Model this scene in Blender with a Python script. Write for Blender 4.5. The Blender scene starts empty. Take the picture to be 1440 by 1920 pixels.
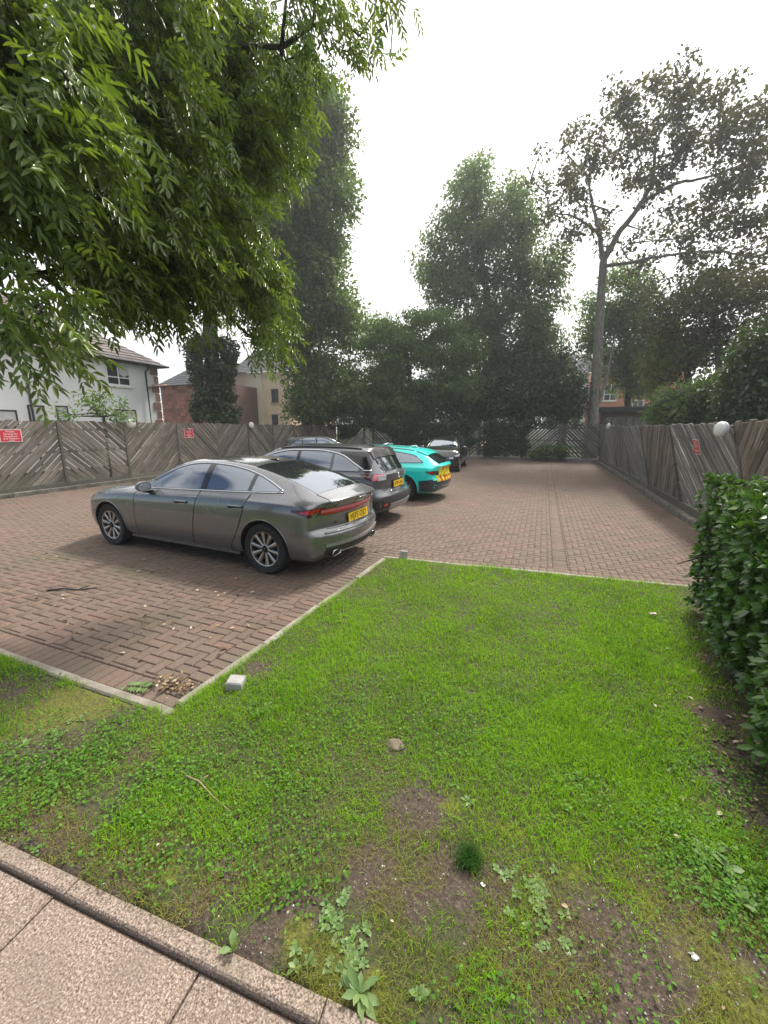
import bpy, bmesh, math, random
import numpy as np
from mathutils import Vector, Matrix

R = math.radians
rng = np.random.default_rng(7)
random.seed(7)
SC = bpy.context.scene
COL = SC.collection

# ------------------------------------------------------------------ camera
CAM_H, CAM_F, CAM_YH, CAM_YAW = 1.85, 745.0, 802.0, 21.5      # metres, photo pixels, photo pixels, degrees
PITCH = math.atan((960 - CAM_YH) / CAM_F)
cd = bpy.data.cameras.new('camera')
cam = bpy.data.objects.new('camera', cd); COL.objects.link(cam)
cam.location = (0, 0, CAM_H)
cam.rotation_euler = (math.pi / 2 - PITCH, 0, R(CAM_YAW))
cd.sensor_fit = 'HORIZONTAL'; cd.sensor_width = 36.0; cd.lens = CAM_F / 1440 * 36.0
cd.clip_start = 0.05; cd.clip_end = 3000
SC.camera = cam

# ------------------------------------------------------------------ sky and sun
SUN_EL, SUN_AZ = 53.0, 14.0          # azimuth measured from +Y towards +X
world = bpy.data.worlds.new('World'); SC.world = world; world.use_nodes = True
nt = world.node_tree; nt.nodes.clear()
def wn(t): return nt.nodes.new(t)
out = wn('ShaderNodeOutputWorld'); bg = wn('ShaderNodeBackground'); nt.links.new(bg.outputs[0], out.inputs[0])
sky = wn('ShaderNodeTexSky'); sky.sky_type = 'NISHITA'; sky.sun_disc = False
sky.sun_elevation = R(SUN_EL); sky.sun_rotation = R(SUN_AZ); sky.air_density = 1.0; sky.dust_density = 0.6
sunv = Vector((math.sin(R(SUN_AZ)) * math.cos(R(SUN_EL)), math.cos(R(SUN_AZ)) * math.cos(R(SUN_EL)), math.sin(R(SUN_EL))))
tc = wn('ShaderNodeTexCoord')
# thin bright cloud over most of the sky, with blue gaps; brighter towards the veiled sun
nz = wn('ShaderNodeTexNoise'); nz.inputs['Scale'].default_value = 2.2; nz.inputs['Detail'].default_value = 7; nz.inputs['Roughness'].default_value = 0.55
mp = wn('ShaderNodeMapping'); mp.inputs['Scale'].default_value = (1, 1, 2.6); mp.inputs['Location'].default_value = (3.1, 0.4, 0)
nt.links.new(tc.outputs['Generated'], mp.inputs[0]); nt.links.new(mp.outputs[0], nz.inputs['Vector'])
dot = wn('ShaderNodeVectorMath'); dot.operation = 'DOT_PRODUCT'; dot.inputs[1].default_value = sunv
nt.links.new(tc.outputs['Generated'], dot.inputs[0])
cover = wn('ShaderNodeMath'); cover.operation = 'MULTIPLY_ADD'; cover.inputs[1].default_value = 0.60
nt.links.new(dot.outputs['Value'], cover.inputs[0]); nt.links.new(nz.outputs['Fac'], cover.inputs[2])
ramp = wn('ShaderNodeMapRange'); ramp.inputs[1].default_value = 0.53; ramp.inputs[2].default_value = 0.67
nt.links.new(cover.outputs[0], ramp.inputs[0])
glow = wn('ShaderNodeMapRange'); glow.inputs[1].default_value = -0.1; glow.inputs[2].default_value = 1.0
glow.inputs[3].default_value = 0.62; glow.inputs[4].default_value = 1.5
nt.links.new(dot.outputs['Value'], glow.inputs[0])
cl = wn('ShaderNodeCombineColor')
for i, k in enumerate((1.0, 0.985, 0.985)):
    m = wn('ShaderNodeMath'); m.operation = 'MULTIPLY'; m.inputs[1].default_value = k
    nt.links.new(glow.outputs[0], m.inputs[0]); nt.links.new(m.outputs[0], cl.inputs[i])
skm = wn('ShaderNodeVectorMath'); skm.operation = 'SCALE'; skm.inputs['Scale'].default_value = 0.10
nt.links.new(sky.outputs[0], skm.inputs[0])
mx = wn('ShaderNodeMix'); mx.data_type = 'RGBA'
nt.links.new(ramp.outputs[0], mx.inputs[0]); nt.links.new(skm.outputs[0], mx.inputs[6]); nt.links.new(cl.outputs[0], mx.inputs[7])
nt.links.new(mx.outputs[2], bg.inputs[0]); bg.inputs[1].default_value = 1.0

sd = bpy.data.lights.new('sun', 'SUN'); sd.energy = 3.5; sd.angle = R(9.0); sd.color = (1.0, 0.94, 0.86)
so = bpy.data.objects.new('sun', sd); COL.objects.link(so)
so.rotation_euler = (-sunv).to_track_quat('-Z', 'Y').to_euler(); so.location = sunv * 60

vs = SC.view_settings
vs.view_transform = 'Standard'; vs.look = 'None'; vs.exposure = 0.62; vs.gamma = 1.0; vs.use_curve_mapping = False
SC.cycles.use_adaptive_sampling = True; SC.cycles.adaptive_threshold = 0.02; SC.cycles.volume_bounces = 0
SC.cycles.max_bounces = 5; SC.cycles.diffuse_bounces = 2; SC.cycles.glossy_bounces = 3; SC.cycles.transmission_bounces = 4
SC.cycles.transparent_max_bounces = 6; SC.cycles.caustics_reflective = False; SC.cycles.caustics_refractive = False

# ------------------------------------------------------------------ from a photo pixel to a place in the world (layout help)
_p, _y = PITCH, R(CAM_YAW)
_rot = np.array([[math.cos(_y), -math.sin(_y), 0], [math.sin(_y), math.cos(_y), 0], [0, 0, 1]])
_fw = _rot @ np.array([0, math.cos(_p), -math.sin(_p)]); _up = _rot @ np.array([0, math.sin(_p), math.cos(_p)]); _rt = _rot @ np.array([1, 0, 0])
def ray(px, py): return _fw + _rt * (px - 720) / CAM_F + _up * (960 - py) / CAM_F
_c0 = np.array([0, 0, CAM_H])
def gp(px, py, z=0.0):
    d = ray(px, py); return _c0 + d * ((z - CAM_H) / d[2])
def on_x(px, py, X):
    d = ray(px, py); return _c0 + d * (X / d[0])
def on_y(px, py, Y):
    d = ray(px, py); return _c0 + d * (Y / d[1])
def at(px, py, hd):
    d = ray(px, py); return _c0 + d * (hd / math.hypot(d[0], d[1]))

# ------------------------------------------------------------------ materials
class NT:
    def __init__(s, name):
        s.m = bpy.data.materials.new(name); s.m.use_nodes = True; s.t = s.m.node_tree; s.t.nodes.clear()
        s.o = s.n('ShaderNodeOutputMaterial'); s.b = s.n('ShaderNodeBsdfPrincipled'); s.l(s.b.outputs[0], s.o.inputs[0])
    def n(s, t, **k):
        x = s.t.nodes.new(t)
        for a, v in k.items(): setattr(x, a, v)
        return x
    def l(s, a, b): s.t.links.new(a, b)
    def set(s, **k):
        for a, v in k.items(): s.b.inputs[a.replace('_', ' ')].default_value = v
    def coord(s, kind='Object', scale=None, loc=None):
        c = s.n('ShaderNodeTexCoord').outputs[kind] if kind != 'World' else s.n('ShaderNodeNewGeometry').outputs['Position']
        if scale is None and loc is None: return c
        m = s.n('ShaderNodeMapping')
        if scale is not None: m.inputs['Scale'].default_value = scale
        s.l(c, m.inputs[0])
        if loc is not None: s.l(loc, m.inputs[1])
        return m.outputs[0]
    def noise(s, vec, scale, detail=4, rough=0.55, out='Fac'):
        x = s.n('ShaderNodeTexNoise'); x.inputs['Scale'].default_value = scale; x.inputs['Detail'].default_value = detail
        x.inputs['Roughness'].default_value = rough; s.l(vec, x.inputs['Vector']); return x.outputs[out]
    def ramp(s, f, stops):
        x = s.n('ShaderNodeValToRGB'); e = x.color_ramp.elements
        while len(e) < len(stops): e.new(0.5)
        for i, (p, c) in enumerate(stops):
            e[i].position = p; e[i].color = (c[0], c[1], c[2], 1) if not isinstance(c, (int, float)) else (c, c, c, 1)
        s.l(f, x.inputs[0]); return x.outputs[0]
    def mix(s, f, a, b, blend='MIX'):
        x = s.n('ShaderNodeMix', data_type='RGBA', blend_type=blend)
        for i, v in ((0, f), (6, a), (7, b)):
            if isinstance(v, (int, float)): x.inputs[i].default_value = v
            elif isinstance(v, tuple): x.inputs[i].default_value = (*v, 1)
            else: s.l(v, x.inputs[i])
        return x.outputs[2]
    def math(s, op, a, b=None):
        x = s.n('ShaderNodeMath', operation=op)
        for i, v in enumerate((a, b)):
            if v is None: continue
            if isinstance(v, (int, float)): x.inputs[i].default_value = v
            else: s.l(v, x.inputs[i])
        return x.outputs[0]
    def bump(s, h, strength=0.4, dist=0.01):
        x = s.n('ShaderNodeBump'); x.inputs['Strength'].default_value = strength; x.inputs['Distance'].default_value = dist
        s.l(h, x.inputs['Height']); s.l(x.outputs[0], s.b.inputs['Normal'])
    def rnd(s): # a random value of its own for every object and every loose piece
        a = s.n('ShaderNodeObjectInfo').outputs['Random']; b = s.n('ShaderNodeNewGeometry').outputs['Random Per Island']
        return s.math('FRACT', s.math('ADD', a, b))
    def color(s, c):
        if isinstance(c, tuple): s.b.inputs['Base Color'].default_value = (*c, 1)
        else: s.l(c, s.b.inputs['Base Color'])

def plain(name, col, rough=0.6, metal=0.0, coat=0.0, var=0.08, vscale=6.0, bump=0.0, spec=None):
    k = NT(name); v = k.coord('Object'); n = k.noise(v, vscale, 5)
    k.color(k.ramp(n, [(0.25, tuple(x * (1 - var * 2) for x in col)), (0.75, tuple(min(1, x * (1 + var * 2)) for x in col))]))
    k.set(Roughness=rough, Metallic=metal)
    if coat: k.b.inputs['Coat Weight'].default_value = coat; k.b.inputs['Coat Roughness'].default_value = 0.04
    if spec is not None: k.b.inputs['Specular IOR Level'].default_value = spec
    if bump: k.bump(k.noise(v, vscale * 8, 4), bump, 0.01)
    return k.m

def leaf_mat(name, dark, light, trans=0.35, rough=0.45, tint=None, spec=0.4):
    k = NT(name); r = k.n('ShaderNodeNewGeometry').outputs['Random Per Island']
    big = k.noise(k.coord('World'), 0.55, 3)
    f = k.math('ADD', k.math('MULTIPLY', r, 0.65), k.math('MULTIPLY', big, 0.45))
    stops = [(0.15, dark), (0.85, light)]
    if tint: stops.append((0.97, tint))
    c = k.ramp(f, stops); k.color(c); k.set(Roughness=rough); k.b.inputs['Specular IOR Level'].default_value = spec
    t = k.n('ShaderNodeBsdfTranslucent'); k.l(k.mix(1.0, c, (1.25, 1.2, 0.55), 'MULTIPLY'), t.inputs[0])
    m = k.n('ShaderNodeMixShader'); m.inputs[0].default_value = trans
    k.l(k.b.outputs[0], m.inputs[1]); k.l(t.outputs[0], m.inputs[2]); k.l(m.outputs[0], k.o.inputs[0])
    return k.m

# ------------------------------------------------------------------ mesh helpers
def npmesh(name, V, F, mat=None, smooth=False):
    V = np.ascontiguousarray(V, dtype=np.float32).reshape(-1, 3); F = np.ascontiguousarray(F, dtype=np.int32)
    me = bpy.data.meshes.new(name); k = F.shape[1]
    me.vertices.add(len(V)); me.vertices.foreach_set('co', V.ravel())
    me.loops.add(F.size); me.loops.foreach_set('vertex_index', F.ravel())
    me.polygons.add(len(F)); me.polygons.foreach_set('loop_start', np.arange(0, F.size, k, dtype=np.int32))
    me.update(calc_edges=True)
    if smooth: me.polygons.foreach_set('use_smooth', np.ones(len(F), dtype=bool))
    if mat: me.materials.append(mat)
    me.validate(); return me
def obj(name, me, parent=None, loc=None, rot=None):
    o = bpy.data.objects.new(name, me); COL.objects.link(o)
    if parent: o.parent = parent
    if loc is not None: o.location = loc
    if rot is not None: o.rotation_euler = rot
    return o
def tag(o, label=None, cat=None, group=None, kind=None):
    if label: o['label'] = label
    if cat: o['category'] = cat
    if group: o['group'] = group
    if kind: o['kind'] = kind
    return o
def thing(name, label, cat, loc=(0, 0, 0), rotz=0.0, group=None):
    o = bpy.data.objects.new(name, None); COL.objects.link(o); o.empty_display_size = 0.2
    o.location = loc; o.rotation_euler = (0, 0, rotz); return tag(o, label, cat, group)
class MB:
    """collects shapes into one mesh"""
    def __init__(s): s.v = []; s.f = []
    def add(s, V, F):
        b = len(s.v); s.v.extend([tuple(map(float, p)) for p in V]); s.f.extend([tuple(int(i) + b for i in q) for q in F]); return s
    def box(s, c, d, rz=0.0, bev=0.0):
        x, y, z = (q / 2 for q in d); b = min(bev, x * .9, y * .9, z * .9)
        if b <= 0:
            V = [(sx * x, sy * y, sz * z) for sz in (-1, 1) for sy in (-1, 1) for sx in (-1, 1)]
            F = [(0, 2, 3, 1), (4, 5, 7, 6), (0, 1, 5, 4), (2, 6, 7, 3), (0, 4, 6, 2), (1, 3, 7, 5)]
        else:   # chamfered top edge only: enough for stones, blocks and frames
            V = [(sx * x, sy * y, -z) for sy in (-1, 1) for sx in (-1, 1)] + [(sx * x, sy * y, z - b) for sy in (-1, 1) for sx in (-1, 1)] + \
                [(sx * (x - b), sy * (y - b), z) for sy in (-1, 1) for sx in (-1, 1)]
            F = [(0, 2, 3, 1), (8, 9, 11, 10)]
            for l in (0, 4):
                F += [(l, l + 1, l + 5, l + 4), (l + 1, l + 3, l + 7, l + 5), (l + 3, l + 2, l + 6, l + 7), (l + 2, l, l + 4, l + 6)]
        ca, sa = math.cos(rz), math.sin(rz)
        return s.add([(c[0] + p[0] * ca - p[1] * sa, c[1] + p[0] * sa + p[1] * ca, c[2] + p[2]) for p in V], F)
    def prism(s, poly, origin, U, W, N, th):
        """polygon (u, w) in the plane spanned by U and W, from the plane out by th along N"""
        o, U, W, N = (np.array(q, float) for q in (origin, U, W, N)); n = len(poly)
        a = [o + U * p[0] + W * p[1] for p in poly]; b = [q + N * th for q in a]
        F = [tuple(range(n))[::-1], tuple(range(n, 2 * n))] + [(i, (i + 1) % n, n + (i + 1) % n, n + i) for i in range(n)]
        return s.add(a + b, F)
    def grid(s, P):
        P = np.asarray(P, float); a, b = P.shape[:2]; idx = np.arange(a * b).reshape(a, b)
        F = np.stack([idx[:-1, :-1], idx[1:, :-1], idx[1:, 1:], idx[:-1, 1:]], -1).reshape(-1, 4)
        return s.add(P.reshape(-1, 3), F)
    def tube(s, path, r, n=6, closed=False, flat=1.0):
        P = np.asarray(path, float); m = len(P); r = np.broadcast_to(np.asarray(r, float), (m,))
        T = np.gradient(P, axis=0) if not closed else np.roll(P, -1, 0) - np.roll(P, 1, 0)
        T /= np.linalg.norm(T, axis=1)[:, None] + 1e-12
        ref = np.array([0, 0, 1.0]) if abs(T[:, 2]).mean() < 0.9 else np.array([1.0, 0, 0])
        A = np.cross(T, ref); A /= np.linalg.norm(A, axis=1)[:, None] + 1e-12; B = np.cross(A, T)
        t = np.linspace(0, 2 * math.pi, n, endpoint=False)
        V = P[:, None] + r[:, None, None] * (np.cos(t)[None, :, None] * A[:, None] + flat * np.sin(t)[None, :, None] * B[:, None])
        idx = np.arange(m * n).reshape(m, n); F = []
        for i in range(m if closed else m - 1):
            j = (i + 1) % m
            for k in range(n): F.append((idx[i, k], idx[i, (k + 1) % n], idx[j, (k + 1) % n], idx[j, k]))
        if not closed: F += [tuple(idx[0][::-1]), tuple(idx[-1])]
        return s.add(V.reshape(-1, 3), F)
    def lathe(s, prof, n=24, axis='Z', c=(0, 0, 0), cap=False):
        t = np.linspace(0, 2 * math.pi, n, endpoint=False); V = []
        for r_, h in prof:
            for a in t:
                p = (r_ * math.cos(a), r_ * math.sin(a), h)
                if axis == 'Y': p = (p[0], p[2], p[1])
                elif axis == 'X': p = (p[2], p[0], p[1])
                V.append((p[0] + c[0], p[1] + c[1], p[2] + c[2]))
        m = len(prof); F = [(i * n + k, i * n + (k + 1) % n, (i + 1) * n + (k + 1) % n, (i + 1) * n + k) for i in range(m - 1) for k in range(n)]
        if cap: F += [tuple(range(n))[::-1], tuple(range((m - 1) * n, m * n))]
        return s.add(V, F)
    def mesh(s, name, mat, smooth=False, angle=None):
        me = bpy.data.meshes.new(name); me.from_pydata(s.v, [], s.f); me.update()
        bm = bmesh.new(); bm.from_mesh(me); bmesh.ops.recalc_face_normals(bm, faces=bm.faces); bm.to_mesh(me); bm.free()
        if smooth:
            me.polygons.foreach_set('use_smooth', np.ones(len(me.polygons), dtype=bool))
            if angle: me.set_sharp_from_angle(angle=R(angle))
        if mat: me.materials.append(mat)
        return me
    def build(s, name, mat, parent=None, smooth=False, angle=None, loc=None):
        return obj(name, s.mesh(name, mat, smooth, angle), parent, loc)
def text(name, body, size, mat, parent, M, depth=0.0015, align='CENTER', sx=1.0):
    cu = bpy.data.curves.new(name, 'FONT'); cu.body = body; cu.size = size; cu.extrude = depth; cu.align_x = align; cu.align_y = 'CENTER'; cu.resolution_u = 2
    t = bpy.data.objects.new(name + '_tmp', cu); COL.objects.link(t)
    dg = bpy.context.evaluated_depsgraph_get(); me = bpy.data.meshes.new_from_object(t.evaluated_get(dg))
    bpy.data.objects.remove(t); bpy.data.curves.remove(cu)
    me.transform(M @ Matrix.Diagonal((sx, 1, 1, 1))); me.materials.clear(); me.materials.append(mat); me.name = name
    return obj(name, me, parent)
def frame(o, x, y):   # matrix with the given origin, x axis and y axis
    x = Vector(x).normalized(); y = Vector(y); z = x.cross(y).normalized(); y = z.cross(x)
    M = Matrix((x, y, z)).transposed().to_4x4(); M.translation = Vector(o); return M
def vnoise(x, y, s, seed=0):   # cheap smooth value noise
    x = np.asarray(x, float) * s; y = np.asarray(y, float) * s; xi = np.floor(x).astype(int); yi = np.floor(y).astype(int); fx = x - xi; fy = y - yi
    fx = fx * fx * (3 - 2 * fx); fy = fy * fy * (3 - 2 * fy)
    def h(a, b):
        v = np.sin(a * 127.1 + b * 311.7 + seed * 74.7) * 43758.5453; return v - np.floor(v)
    return (h(xi, yi) * (1 - fx) + h(xi + 1, yi) * fx) * (1 - fy) + (h(xi, yi + 1) * (1 - fx) + h(xi + 1, yi + 1) * fx) * fy
# ================================================================== SETTING: ground, paving, kerbs, path, lawn
def xk(y): return -2.2 + (y - 1.66) * 0.0515            # kerb between paving and lawn (runs away from the camera)
def yf(x): return 5.16 + (x + 2.02) * 0.0820            # kerb between paving and lawn (runs across)
Y0, XL, XR, YB = 1.66, -13.25, 2.78, 24.75
def pe(x): return 0.745 + (x + 1.71) * 0.058            # lawn side of the path edging

k = NT('earth'); v = k.coord('World')
k.color(k.ramp(k.noise(v, 0.35, 6), [(0.3, (0.045, 0.06, 0.02)), (0.6, (0.08, 0.09, 0.035)), (0.8, (0.10, 0.08, 0.05))])); k.set(Roughness=0.95)
k.bump(k.noise(v, 9, 6), 0.6, 0.05); M_EARTH = k.m
tag(MB().box((0, 0, -0.36), (1000, 1000, 0.5)).build('ground', M_EARTH), kind='structure')

k = NT('joint_sand'); v = k.coord('World')
k.color(k.ramp(k.noise(v, 3.0, 6), [(0.35, (0.05, 0.043, 0.032)), (0.55, (0.07, 0.07, 0.042)), (0.7, (0.11, 0.095, 0.07))])); k.set(Roughness=0.95); M_SAND = k.m

k = NT('paving_block'); r = k.rnd(); v = k.coord('World')
c = k.ramp(r, [(0.0, (0.165, 0.122, 0.098)), (0.3, (0.195, 0.146, 0.118)), (0.6, (0.215, 0.155, 0.122)), (0.85, (0.24, 0.155, 0.12)), (1.0, (0.205, 0.165, 0.135))])
big = k.noise(v, 0.45, 5, 0.6); c = k.mix(k.ramp(big, [(0.38, 0.0), (0.62, 0.75)]), c, (0.19, 0.15, 0.12))
dirt = k.noise(v, 1.3, 6, 0.65); c = k.mix(k.ramp(dirt, [(0.46, 0.0), (0.72, 0.7)]), c, (0.13, 0.125, 0.075))
c = k.mix(0.8, c, k.ramp(k.noise(v, 55, 5, 0.7), [(0.3, (.42, .37, .34)), (0.7, (.88, .80, .74))]), 'MULTIPLY')
k.color(c); k.set(Roughness=0.86); k.bump(k.noise(v, 160, 4, 0.7), 0.5, 0.004); M_BLOCK = k.m

def in_lot(x, y): return (x > XL) & (x < XR) & (y < YB) & np.where(x < xk(y) + 0.0, y > Y0, y > yf(x))
U = 0.0945; J = 0.0032   # half the length of a block; half joint
blocks = []              # x0, x1, y0, y1
HDR = 0.19
ni0, ni1 = int((XL) / U) - 2, int(XR / U) + 2; nj0, nj1 = int(Y0 / U) - 2, int(YB / U) + 2
STR = (0.255, 0.255 + 2 * U); CRS = (12.90, 12.90 + 2 * U)
def clip_block(b):
    x0, x1, y0, y1 = b; xc, yc = (x0 + x1) / 2, (y0 + y1) / 2
    if x1 <= XL + .01 or x0 >= XR - .01 or y0 >= YB - .01: return None
    x0 = max(x0, XL); x1 = min(x1, XR); y1 = min(y1, YB)
    edge_x = xk(yc) - HDR
    if yc < yf(xk(yc)) + .02 and x1 > edge_x and xc < 2.9 and yc < yf(xc) + HDR + .3:      # beside the kerb that runs away
        if x0 >= edge_x - .012:
            if yc < yf(xc) + HDR: 
                lim = yf(xc) + HDR
                if y1 <= lim + .012: return None
                y0 = max(y0, lim)
        else:
            if yc < yf(xc) + HDR: x1 = min(x1, edge_x)
    xc = (x0 + x1) / 2
    lim = Y0 + HDR if xc < edge_x else yf(xc) + HDR
    if y1 <= lim + .012: return None
    y0 = max(y0, lim)
    for a, b2 in (STR,):
        if x0 >= a - .002 and x1 <= b2 + .002: return None
        if x0 < a < x1: x1 = a
        elif x0 < b2 < x1: x0 = b2
    for a, b2 in (CRS,):
        if y0 >= a - .002 and y1 <= b2 + .002: return None
        if y0 < a < y1: y1 = a
        elif y0 < b2 < y1: y0 = b2
    if x1 - x0 < .02 or y1 - y0 < .02: return None
    return (x0, x1, y0, y1)
for i in range(ni0, ni1):
    for j in range(nj0, nj1):
        q = (i - j) % 4
        if q == 0: b = (i * U, (i + 2) * U, j * U, (j + 1) * U)
        elif q == 3: b = (i * U, (i + 1) * U, j * U, (j + 2) * U)
        else: continue
        b = clip_block(b)
        if b: blocks.append(b)
y = yf(0.35) + .01
while y < YB - .1:     # the soldier strips
    if not (CRS[0] - U < y < CRS[1]): blocks.append((STR[0], STR[1], y, y + U))
    y += U
x = XL
while x < XR - U:
    blocks.append((x, x + U, CRS[0], CRS[1])); x += U
B = np.array(blocks)
cx, cy, hx, hy, rot = (B[:, 0] + B[:, 1]) / 2, (B[:, 2] + B[:, 3]) / 2, (B[:, 1] - B[:, 0]) / 2 - J, (B[:, 3] - B[:, 2]) / 2 - J, np.zeros(len(B))
def headers(p, q, side):     # a course of blocks laid square to a kerb
    p, q = np.array(p), np.array(q); d = q - p; L = np.hypot(*d); d /= L; nrm = np.array([-d[1], d[0]]) * side; m = int(L / U)
    t = (np.arange(m) + .5) * L / m; C = p + d * t[:, None] + nrm * HDR / 2
    return C[:, 0], C[:, 1], np.full(m, L / m / 2 - J), np.full(m, HDR / 2 - J), np.full(m, math.atan2(d[1], d[0]))
for h in (headers((XL, Y0), (xk(Y0) - HDR - .01, Y0), 1), headers((xk(Y0), Y0), (xk(5.15), yf(xk(5.15)) + HDR), 1), headers((xk(5.15), yf(xk(5.15))), (XR, yf(XR)), 1)):
    cx, cy, hx, hy, rot = (np.concatenate([a, b]) for a, b in zip((cx, cy, hx, hy, rot), h))
nb = len(cx); zt = rng.normal(0, 0.0012, nb); tilt = rng.normal(0, 0.006, (nb, 2))
dist = np.hypot(cx, cy)
# how large each block shows: nearest blocks inside the view
fwd = cx * _fw[0] + cy * _fw[1]; lat = cx * _rt[0] + cy * _rt[1]
vis = (np.abs(lat) < fwd * 1.02) & (fwd > 1)
order = np.argsort(np.where(vis, dist, 1e3)); near = order[:300]; mask = np.ones(nb, bool); mask[near] = False
CH = 0.006
def block_arrays(sel):
    n = len(sel); X, Y, A, Bh = cx[sel], cy[sel], hx[sel], hy[sel]; co, si = np.cos(rot[sel]), np.sin(rot[sel])
    sx = np.array([-1, 1, 1, -1]); sy = np.array([-1, -1, 1, 1]); V = np.zeros((n, 12, 3))
    for l, (ins, z) in enumerate(((0, -.03), (0, -CH), (CH, 0))):
        lx = sx * (A[:, None] - ins); ly = sy * (Bh[:, None] - ins)
        V[:, l * 4:l * 4 + 4, 0] = X[:, None] + lx * co[:, None] - ly * si[:, None]; V[:, l * 4:l * 4 + 4, 1] = Y[:, None] + lx * si[:, None] + ly * co[:, None]
        V[:, l * 4:l * 4 + 4, 2] = z + zt[sel][:, None] + tilt[sel, 0][:, None] * lx + tilt[sel, 1][:, None] * ly
    f = [[8, 9, 10, 11]] + [[l + a, l + (a + 1) % 4, l + 4 + (a + 1) % 4, l + 4 + a] for l in (0, 4) for a in range(4)]
    F = (np.arange(n)[:, None, None] * 12 + np.array(f)[None]).reshape(-1, 4); return V.reshape(-1, 3), F
pv = tag(MB().box(((XL + XR) / 2, (Y0 + YB) / 2 + .0, -0.062), (XR - XL + .3, YB - Y0 + .3, 0.1)).build('paving', M_SAND), kind='structure')
V, F = block_arrays(np.where(mask)[0]); tag(obj('paving_blocks', npmesh('paving_blocks', V, F, M_BLOCK), pv), kind='stuff')
cache = {}
for i in near:
    key = (round(float(hx[i]), 3), round(float(hy[i]), 3))
    if key not in cache: cache[key] = MB().box((0, 0, -.015), (2 * hx[i], 2 * hy[i], .03), bev=CH).mesh('paving_block', M_BLOCK)
    o = obj('paving_block', cache[key], pv, (cx[i], cy[i], zt[i]), (tilt[i, 1], -tilt[i, 0], rot[i]))

k = NT('edging_concrete'); v = k.coord('World'); r = k.rnd()
c = k.ramp(k.noise(v, 6, 6, 0.65), [(0.25, (0.17, 0.15, 0.11)), (0.5, (0.27, 0.24, 0.20)), (0.75, (0.36, 0.32, 0.28))])
c = k.mix(k.ramp(k.noise(v, 2.1, 5), [(0.48, 0.0), (0.7, 0.8)]), c, (0.12, 0.125, 0.055)); c = k.mix(0.35, c, k.ramp(r, [(0, 0.75), (1, 1.2)]), 'MULTIPLY')
k.color(c); k.set(Roughness=0.92); k.bump(k.noise(v, 120, 4, 0.7), 0.6, 0.004); M_EDGE = k.m
kerb = tag(MB().box((-2.16, 1.61, -.05), (.095, .09, .14), bev=.012).build('kerb', M_EDGE), kind='structure')
def edging(p, q, w, h, off, step=0.9):
    p, q = np.array(p, float), np.array(q, float); d = q - p; L = np.hypot(*d); d /= L; nr = np.array([d[1], -d[0]]); m = max(1, round(L / step)); a = math.atan2(d[1], d[0])
    for i in range(m):
        c = p + d * (i + .5) * L / m + nr * off
        obj('edging_stone', MB().box((0, 0, 0), (L / m - .006, w, h), bev=.012).mesh('edging_stone', M_EDGE), kerb,
            (c[0], c[1], 0.022 - h / 2 + random.uniform(-.006, .006)), (random.uniform(-.03, .03), random.uniform(-.008, .008), a + random.uniform(-.006, .006)))
edging((XL, Y0), (-2.21, Y0), .075, .14, .04)
edging((xk(1.69), 1.69), (xk(5.06), 5.06), .075, .14, .04)
edging((-2.03, yf(-2.03)), (XR, yf(XR)), .075, .14, .04)

# path of slabs in front of the lawn
k = NT('slab'); v = k.coord('World'); r = k.rnd()
c = k.ramp(k.noise(v, 120, 2, 0.85), [(0.34, (0.09, 0.06, 0.045)), (0.45, (0.27, 0.195, 0.15)), (0.56, (0.42, 0.32, 0.25)), (0.66, (0.68, 0.58, 0.50))])
c = k.mix(k.ramp(k.noise(v, 3.5, 6), [(0.4, 0.0), (0.75, 0.6)]), c, (0.20, 0.155, 0.12)); c = k.mix(0.5, c, k.ramp(r, [(0, 0.36), (1, 0.54)]), 'MULTIPLY')
k.color(c); k.set(Roughness=0.9); k.bump(k.noise(v, 130, 3, 0.75), 0.9, 0.004); M_SLAB = k.m
k = NT('path_edging'); v = k.coord('World')
c = k.ramp(k.noise(v, 130, 2, 0.8), [(0.36, (0.075, 0.055, 0.042)), (0.5, (0.24, 0.18, 0.14)), (0.64, (0.42, 0.34, 0.28))])
c = k.mix(k.ramp(k.noise(v, 5, 5), [(0.45, 0.0), (0.7, 0.55)]), c, (0.17, 0.14, 0.10))
k.color(c); k.set(Roughness=0.92); k.bump(k.noise(v, 140, 3, 0.7), 0.8, 0.004); M_PEDGE = k.m
pa = math.atan(0.058); pd = np.array([math.cos(pa), math.sin(pa)]); pn = np.array([pd[1], -pd[0]])
path = tag(MB().box((-.4, .18, -0.085), (6.4, 1.5, 0.1), rz=pa).build('path', M_SAND), kind='structure')
o0 = np.array([-1.71, pe(-1.71)])
for i in range(-3, 4):
    for jrow in range(2):
        c = o0 + pd * (0.365 + .73 * i) + pn * (.063 + .008 + .3 + .61 * jrow)
        obj('paving_slab', MB().box((0, 0, -.02), (.724, .6, .04), bev=.007).mesh('paving_slab', M_SLAB), path, (c[0], c[1], -.008 + random.uniform(-.003, .003)), (0, 0, pa + random.uniform(-.004, .004)))
for i in range(-2, 4):
    c = o0 + pd * (.05 + .57 + 1.14 * i) + pn * .032
    obj('edging_stone', MB().box((0, 0, -.06), (1.135, .062, .12), bev=.007).mesh('edging_stone', M_PEDGE), path, (c[0], c[1], .018), (0, 0, pa + random.uniform(-.003, .003)))

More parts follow.
